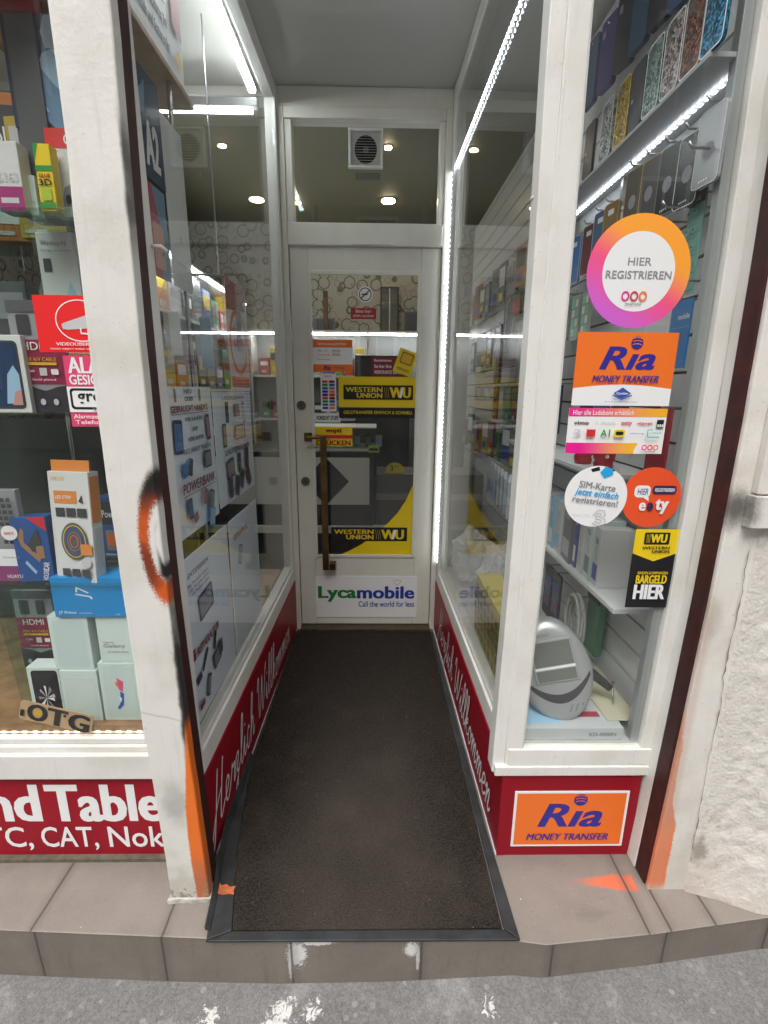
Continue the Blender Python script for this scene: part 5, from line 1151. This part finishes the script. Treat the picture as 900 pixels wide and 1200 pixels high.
def egg(s, an): 
    e = .88 if sin(an) > 0 else 1.0
    return (s * W2 * cos(an) * (1 - .10 * max(0, sin(an))), s * H2 * sin(an))
for s, yy in prof: vs += [(egg(s, 2 * pi * i / n)[0], yy, egg(s, 2 * pi * i / n)[1]) for i in range(n)]
b.add(vs, [(j * n + i, j * n + (i + 1) % n, (j + 1) * n + (i + 1) % n, (j + 1) * n + i) for j in range(len(prof) - 1) for i in range(n)], SILVER); b.build('body', dv, smooth=True)
b = B(); b.box(-.066, .066, -.0345, -.0290, -.040, .088, M('bezel_grey', (.30, .31, .31), .4)); b.build('bezel', dv, .004)
LCD = M('lcd_grey', (.16, .17, .15), .2)
b = B(); b.box(-.058, .058, -.0352, -.0347, .010, .081, LCD); b.box(-.058, .058, -.0352, -.0347, -.034, -.002, LCD); b.box(-.060, .060, -.0352, -.0347, .001, .008, INKW); b.build('display', dv)
def face_y(x_, z_):
    s_ = math.hypot(x_ / (W2 * (1 - .10 * max(0, z_ / H2))), z_ / H2)
    for (a0, b0), (a1, b1) in zip(prof[:5], prof[1:5]):
        if s_ <= a1: return b0 + (b1 - b0) * (s_ - a0) / (a1 - a0) - .0012
    return -.003
b = B(); up, lo = [], []
for k in range(25):
    x_ = -.098 + .196 * k / 24; q_ = (x_ / .098) ** 2; zc = -.088 + .062 * q_; th_ = .013 * (1 - .55 * q_)
    up.append((x_, face_y(x_, zc + th_), zc + th_)); lo.append((x_, face_y(x_, zc - th_), zc - th_))
b.add(up + lo, [(i, i + 1, 26 + i, 25 + i) for i in range(24)], DGREY); b.build('dark_band', dv)
b = B()
for k in range(3): b.add([(.012 + .016 * k + q, face_y(.02 + .016 * k, z_) , z_) for q, z_ in ((0, -.128), (.005, -.128), (.016, -.108), (.011, -.108))], [(0, 1, 2, 3)], GREY)
b.build('grille', dv)
b = B(); vs_, fs_, asp = text_shape('KADIO', .03, .15); b.add([(-.045 + u * .05, -.0305, .096 + v * .011) for u, v in vs_], fs_, GREY); b.build('lettering', dv)
b = B(); b.tube([(.085, .03, -.02), (.12, .05, -.045), (.155, .06, -.085), (.165, .06, -.10)], [.016, .016, .013, .011], DGREY, 10); b.build('handle_grip', dv, smooth=True)
wire = B().tube([(.755, 1.31, .402), (.752, 1.33, .47), (.762, 1.36, .50), (.775, 1.37, .49)], .003, METAL, 6).build('wire_hook', smooth=True); tag(wire, 'loose bent wire hook standing behind the flat box', 'hook')
o = B().prism([(0, 0), (.10, -.01), (.14, .28), (.03, .30)], 0, .0015, M('leaflet_yellow', (.55, .52, .38), .5), 'z').build('leaflet'); o.location = (.70, 1.245, .4415); o.rotation_euler = (0, 0, R(8)); tag(o, 'pale yellow printed leaflet beside the oval device', 'leaflet')
# black strapped bag behind the device
b = B(); vs = []; 
for j in range(9):
    for i in range(20):
        an = 2 * pi * i / 20; s = sin(pi * (j + .5) / 9) ** .5
        vs.append((.10 * s * cos(an), .055 * s * sin(an), .10 * (1 - 2 * j / 8) * .9))
b.add(vs, [(j * 20 + i, j * 20 + (i + 1) % 20, (j + 1) * 20 + (i + 1) % 20, (j + 1) * 20 + i) for j in range(8) for i in range(20)], M('black_nylon', (.02, .021, .023), .6)); o = b.build('camera_pouch', smooth=True); o.location = (.60, 1.56, .495); tag(o, 'black pouch behind the oval device', 'pouch')
b = B(); 
for k in range(3): b.tube([(-.06 + k * .02, -.05, .02), (-.05 + k * .02, -.062, .06), (-.035 + k * .02, -.04, .085)], .004, INKW, 6)
b.build('strap', o, smooth=True)
# yellow box with round holes, plastic bags in the right side window
o, a = sheet('battery_box', 'yellow carton with rows of dark round windows behind the right side glass', 'carton', 0, .44, 0, .25, 0, M('carton_yellow', (.62, .50, .06), .4), th=.10, at=(.53, 1.92, .40), rz=R(-90))
for r_ in range(5):
    for k in range(7): a.ell(.08 + k * .14, .12 + r_ * .19, .052, .078, M('dark_round', (.14, .12, .03), .3), 18)
a.done()
def crumple(label, loc, sz, seed, mat):
    bm = bmesh.new(); bmesh.ops.create_icosphere(bm, subdivisions=4, radius=1)
    for v in bm.verts:
        p = v.co.copy(); d = 1 + .45 * noise.noise(p * 1.6 + Vector((seed, 0, 0))) + .28 * abs(noise.noise(p * 4 + Vector((0, seed, 0)))) + .12 * noise.noise(p * 9)
        v.co = Vector((p.x * sz[0], p.y * sz[1], p.z * sz[2])) * d
    me = bpy.data.meshes.new('plastic_bag'); bm.to_mesh(me); bm.free(); me.materials.append(mat)
    o = bpy.data.objects.new('plastic_bag', me); COL.objects.link(o); o.location = loc; tag(o, label, 'plastic bag', 'plastic bags in the right side window'); return o
FILM = clear_plastic('bag_film', .40, (.85, .87, .90))
crumple('crumpled clear plastic bag against the door end of the right display', (.52, 2.42, .56), (.11, .14, .12), 1.3, FILM); crumple('crumpled clear plastic bag lying on the yellow carton', (.60, 2.14, .56), (.10, .14, .12), 5.1, FILM); crumple('milky plastic bag beside the yellow carton near the slatted wall', (.68, 2.34, .52), (.08, .10, .10), 8.7, FILM)
hr = thing('hanging_rail', 'thin metal rail with blue white packets behind the right side glass', 'rail', (.60, 2.2, 1.06)); B().tube([(0, -.2, 0), (0, .45, 0), (.232, .45, 0)], .004, METAL).build('bar', hr, smooth=True); 
for k in range(6):
    o, a = hung('cable_packet', f'blue and white cable packet, {ORD[k]} from the street on the right rail', 'cable packet', 2.06 + k * .085, .955, .60, .07, .19, M('packet_white', (.50, .54, .58), .25), 'blue white packets on the rail', th=.014, swing=-18 + 5 * k, pts=[(0, 0), (1, 0), (1, .85), (.6, 1), (.4, 1), (0, .85)]); a.poly([(.1, .1), (.9, .2), (.8, .55), (.3, .5)], BLUE if k % 2 else M('pack_mid_blue')); a.done()
# hanging clear bags with dark goods deep in the right window
for k in range(7):
    y_ = 2.15 + k * .16; z_ = 1.62 + .12 * (k % 3)
    nm = ('grey', 'black', 'silver', 'dark green', 'olive', 'slate', 'brown')[k]
    o, a = hung('phone_pouch', f'{nm} wrapped phone pouch deep on the slatted wall, {ORD[k]} from the street', 'phone pouch', y_, z_, .76, .12, .34, M('pouch_' + nm.replace(' ', '_'), ((.12, .12, .12), (.02, .02, .022), (.28, .29, .3), (.04, .08, .06), (.14, .13, .06), (.07, .09, .12), (.12, .07, .04))[k], .3), 'phone pouches deep on the slatted wall', th=.02, swing=6 * (k % 3)); a.rect(.1, .72, .9, .9, (LGREY, RED, GREY)[k % 3]); a.line([(.2, .1), (.3, .6), (.6, .65)], .01, LGREY); a.done(); hook(y_, z_ + .175, .75)
for k in range(8):
    y_ = 2.1 + k * .15; nm = ('navy', 'yellow', 'black', 'grey', 'maroon', 'teal', 'white', 'orange')[k]
    o, a = hung('accessory_pack', f'{nm} accessory pack low on the deep slatted wall, {ORD[k]} from the street', 'accessory pack', y_, 1.33, .77, .11, .20, M('pk_' + nm, ((.02, .03, .10), (.5, .38, .03), (.015, .015, .015), (.16, .16, .16), (.14, .02, .03), (.05, .2, .18), (.5, .5, .48), (.5, .18, .03))[k], .35), 'accessory packs deep on the slatted wall', pts=[(0, 0), (1, 0), (1, 1), (0, 1)], th=.015); a.rect(.12, .5, .88, .85, (INKW, BLACK, GREY)[k % 3]); a.rect(.2, .1, .6, .2, LGREY); a.done(); hook(y_, 1.435, .76)

# ------------------------------------------------------------------ shop interior seen through the door pane
CT = M('counter_white', (.70, .69, .65), .35); CB = M('counter_black', (.02, .02, .022), .3)
y = 3.6
x0, x1 = onY(366, 560, y).x, onY(433, 560, y).x; zt, zb_ = onY(400, 533, y).z, onY(400, 591, y).z
ct = thing('shop_counter', 'dark shop counter with white front and black diamond behind the door pane', 'counter', (0, y, 0))
box('body', x0 - 1.0, x1 + .03, 0, .55, 0.09, zt + .02, CB, ct, .004); box('front_panel', x0 - 1.0, x1, -.012, -.0005, zb_, zt - .02, CT, ct); box('plinth', x0 - 1.0, x1 + .02, .02, .5, -.0015, .0895, CB, ct); box('trim', x0 - 1.0, x1 + .13, -.03, .0195, .33, .385, CT, ct)
cx = onY(382, 562, y).x; hwid = onY(409, 562, y).x - cx; hh = (zt - zb_) * .62; cz = (zt - .02 + zb_) / 2
b = B(); b.prism([(cx - hwid, cz), (cx, cz - hh * .78), (cx + hwid, cz), (cx, cz + hh * .78)], -.016, -.0125, CB); b.build('diamond', ct)
gc = thing('glass_cabinet', 'small glass cabinet of phones on the shop counter', 'display cabinet', (0, y + .05, zt + .021)); gw = x1 + .05
b = B(); b.box(x0 - .2, gw, 0, .4, 0, .02, CT); b.build('base', gc); box('glass', x0 - .2, gw, 0, .4, .021, .17, SHELFGLASS, gc); box('top', x0 - .2, gw, 0, .4, .171, .18, CT, gc)
for k in range(8):
    b = B(); b.box(0, .05, 0, .012, 0, .09, (BLACK, GREY, M('screen_navy'), LGREY)[k % 4]); o = b.build('mobile_phone'); o.location = (x0 - .12 + k * .085, y + .2, zt + .0425); o.rotation_euler = (R(-20), 0, 0); tag(o, f'small phone standing in the glass cabinet, {ORD[k]} from the left', 'mobile phone', 'phones in the glass cabinet'); B().box(.004, .046, -.0008, -.0002, .012, .08, LBLUE if k % 2 else GREY).build('screen', o)
c = onY(438, 530, 3.55); o, a = sheet('price_sign', 'tiny yellow green price sign at the corner of the glass cabinet', 'sign', c.x - .04, c.x + .04, zt + .021 , zt + .075, 3.575, M('ink_lime', (.4, .55, .05), .4)); a.rect(.1, .3, .9, .6, BLACK); a.done()
# right side counter and dark doorway behind
rc_ = thing('shop_cupboard', 'grey cupboard with shelf edges behind the right of the door pane', 'cupboard', (0, 3.7, 0)); xa = onY(441, 580, 3.7).x; zc = onY(460, 556, 3.7).z
box('carcass', xa, 1.2, 0, .4, .0, zc, M('cupboard_grey', (.12, .12, .115), .5), rc_, .003); box('shelf_edge', xa, 1.2, -.012, -.0005, zc - .20, zc - .15, M('cupboard_light', (.30, .30, .28), .5), rc_); box('shelf_edge', xa + .05, 1.2, -.012, -.0005, zc - .44, zc - .40, M('cupboard_light'), rc_)
c = onY(463, 556, 3.66); o, a = sheet('price_sign', 'yellow half round sign with number 3 on the grey cupboard', 'sign', c.x - .075, c.x + .075, zc + .0005, zc + .085, 3.76, YEL, th=.004, pts=[(0, 0), (1, 0)] + [(.5 + .5 * cos(pi * k / 14), .15 + .85 * sin(pi * k / 14)) for k in range(15)]); a.text('3', .25, .2, .42, .75, BLACK, .03); a.text('Jahre', .47, .5, .75, .72, BLACK); a.done()
dk = thing('dark_cabinet', 'tall black cabinet behind the yellow stickers of the door', 'cabinet', (0, 4.7, 0)); p0, p1 = onY(416, 416, 4.7), onY(466, 440, 4.7)
box('carcass', p0.x, p1.x + .12, 0, .3, -.0015, p0.z, CB, dk, .004); box('door', p0.x + .02, p1.x + .10, -.02, -.0005, .1, p0.z - .05, M('cabinet_grey_black', (.035, .035, .038), .3), dk, .003)
# back shelf with light and goods
bs_ = thing('back_shelf', 'pale shelf unit along the patterned rear wall', 'shelf unit', (0, 4.95, 0)); zl = onY(428, 390, 4.95).z
box('board', -1.22, 1.2, 0, .24, zl, zl + .02, CT, bs_); box('board', -1.22, -.10, 0, .24, zl - .42, zl - .40, CT, bs_); box('board', -1.22, -.10, 0, .24, zl - .84, zl - .82, CT, bs_); box('back_board', -1.22, 1.2, .2405, .248, .0, zl, M('back_shelf_grey', (.20, .20, .19), .5), bs_); box('side', -1.24, -1.2205, 0, .24, 0, zl, CT, bs_); box('side', -.099, -.08, 0, .24, 0, zl - .001, CT, bs_)
t = thing('led_tube', 'thin lit tube under the top shelf of the rear wall', 'light', (-.1, 4.96, zl - .012)); box('diffuser', -1.1, 1.2, -.008, .008, -.008, .006, M('lit_tube_soft', (.8, .8, .8), .4, emit=((.92, .96, 1), 24)), t)
pal = [('red', (.4, .03, .03)), ('white', (.5, .5, .48)), ('blue', (.04, .1, .3)), ('yellow', (.5, .36, .04)), ('black', (.02, .02, .02)), ('green', (.05, .2, .07)), ('orange', (.5, .17, .03)), ('grey', (.2, .2, .2))]
for r_ in range(2):
    for k in range(10):
        nm, col = pal[(k * 3 + r_ * 5) % 8]; h_ = .16 + .1 * ((k * 7 + r_) % 4) / 3; x_ = -1.16 + k * .105
        b = B(); b.box(0, .092, 0, .1, 0, h_, M('goods_' + nm, col, .4)); o = b.build('accessory_box', bevel=.003); o.location = (x_, 5.0, zl - .3995 - .42 * r_); tag(o, f'{nm} accessory box, {ORD[k]} from the left on the {("middle", "lower")[r_]} rear board', 'accessory box', 'accessory boxes on the rear shelf'); a = Art(o, .092, h_, .0004); a.rect(.1, .55, .9, .8, (INKW, BLACK, GREY)[(k + r_) % 3]); a.rect(.2, .15, .7, .3, (LGREY, YEL, RED)[k % 3]); a.done()
# things standing on top of the back shelf against the wallpaper
x_ = onY(381, 360, 4.98).x; o = B().box(-.02, .025, 0, .02, 0, .36, M('brown_wood_dark', (.08, .05, .025), .5)).build('wall_clock_case', bevel=.003); o.location = (x_, 5.0, zl + .0205); tag(o, 'narrow brown wooden piece standing against the ring wallpaper', 'wooden piece'); B().box(-.012, .017, -.004, -.0005, .06, .30, BROWNI).build('panel', o)
for k, (px0, px1, py0, lab) in enumerate(((366, 392, 372, 'low grey violet frame at the left on the rear shelf top'), (474, 492, 364, 'grey violet frame at the right on the rear shelf top'))):
    q0, q1 = onY(px0, py0, 4.98), onY(px1, py0, 4.98); o, a = sheet('picture_frame', lab, 'picture frame', q0.x, q1.x, zl + .0205, q0.z, 5.05, M('frame_violet', (.14, .14, .16), .4), th=.02); a.rect(.1, .1, .9, .9, M('frame_inner', (.09, .09, .11), .4)); a.done()
q0, q1 = onY(446, 332, 5.0), onY(468, 332, 5.0)
mr = thing('mirror', 'tall dark mirror with pale cross bars against the ring wallpaper', 'mirror', (q0.x, 5.1, zl + .0205)); mw, mh = q1.x - q0.x, q0.z - zl - .03
box('frame', 0, mw, 0, .02, 0, mh, M('mirror_frame', (.05, .045, .03), .4), mr, .002); box('pane', .015, mw - .015, -.004, -.0005, .015, mh - .015, M('mirror_glass', (.3, .3, .27), .05, 1), mr); box('bar', mw * .48, mw * .53, -.008, -.0045, .015, mh - .015, CREAM, mr)
# left wall goods of the shop
lws = thing('back_shelf', 'tall slatted shelf unit on the left wall of the shop', 'shelf unit', (-1.52, 0, 0))
for z in (.5, .95, 1.4, 1.85, 2.2): box('board', 0, .28, 2.85, 4.9, z - .02, z, CT, lws)
box('back_board', -.02, -.0005, 2.85, 4.9, 0, 2.4, M('back_shelf_grey'), lws)
for z in (2.17,):
    t = thing('led_tube', 'thin lit tube on the left wall shelf unit of the shop', 'light', (-1.23, 3.85, 2.165)); box('diffuser', -.008, .008, -1.0, 1.0, -.008, .006, MATS['lit_tube_soft'], t)
for r_, z in enumerate((.95, 1.4, 1.85)):
    for k in range(10):
        nm, col = pal[(k * 5 + r_ * 3) % 8]; h_ = .18 + .14 * ((k * 5 + r_) % 4) / 3
        b = B(); b.box(0, .17, 0, .1, 0, h_, MATS['goods_' + nm]); o = b.build('accessory_box', bevel=.003); o.location = (-1.30, 4.86 - k * .20, z + .0005); o.rotation_euler = (0, 0, R(90)); o.location.y -= .17; tag(o, f'{nm} accessory box, {ORD[k]} from the rear on the {("lower", "middle", "upper")[r_]} left wall board', 'accessory box', 'accessory boxes on the left wall shelf'); a = Art(o, .17, h_, .0004); a.rect(.1, .5, .9, .85, (INKW, GREY, YEL, BLACK)[(k + r_) % 4]); a.rect(.2, .12, .7, .25, LGREY); a.done()

# further rows on the deep part of the slatted wall
for r_, (z_, lab) in enumerate(((2.02, 'upper'), (1.66, 'middle'), (1.06, 'lower'))):
    for k in range(10):
        y_ = (2.45, 2.3, 2.5)[r_] + k * .19
        if r_ == 1 and y_ < 3.2: continue
        nm, col = pal[(k * 3 + r_ * 2) % 8]
        o, a = hung('accessory_pack', f'{nm} accessory pack, {ORD[k]} from the street in the {lab} far row of the slatted wall', 'accessory pack', y_, z_ + .02 * (k % 3), .775, .13, .24 - .02 * (k % 4), MATS['goods_' + nm], 'accessory packs deep on the slatted wall', pts=[(0, 0), (1, 0), (1, 1), (0, 1)], th=.015, swing=4 * (k % 3)); a.rect(.1, .45, .9, .9, (GREY, INKW, DGREY)[(k + r_) % 3]); a.rect(.15, .1, .7, .3, (LGREY, YEL, BLUE)[k % 3]); a.done(); hook(y_, z_ + .13, .77)
# hanging stock on the left wall unit's upper board

# second row of stock behind the front goods of the left window
for r_, (z_, lab, yy, n_, x0_) in enumerate(((.872, 'lower', 1.46, 7, -1.46), (1.336, 'middle', 1.56, 7, -1.52), (1.80, 'top', 1.50, 6, -1.46))):
    for k in range(n_):
        nm, col = pal[(k * 5 + r_ * 3 + 1) % 8]; w_ = .07 + .035 * ((k * 3 + r_) % 3); h_ = (.13, .24, .22)[r_] + .07 * ((k * 2 + r_) % 3)
        x_ = x0_ + k * .118
        b = B(); b.box(0, w_ , 0, .05, 0, h_, MATS['goods_' + nm]); o = b.build('accessory_box', bevel=.002); o.location = (x_, yy + .02 * (k % 2), z_ + .0006); o.rotation_euler = (0, 0, R(-8 + 5 * (k % 4)))
        tag(o, f'{nm} box in the second row of the {lab} glass shelf, {ORD[k]} from the left', 'accessory box', 'second row boxes in the left window')
        a = Art(o, w_, h_, .0003); a.rect(.08, .55, .92, .92, (INKW, DGREY, LGREY, SKYB)[(k + r_) % 4]); a.text(('USB', 'Cable', 'LTE', 'Dual SIM', 'HD', 'Power', 'Audio', 'Mini')[(k + 3 * r_) % 8], .14, .66, .86, .78, (BLACK, INKW, RED, NAVY)[(k + r_) % 4], .012); a.rrect(.2, .12, .8, .46, .08, (BLACK, GREY, INKW)[(k * 2 + r_) % 3]); a.rect(.26, .2, .74, .4, (LBLUE, ORANGE, GREY, TEAL)[k % 4]); a.rect(.1, .04, .6, .07, LGREY); a.done()
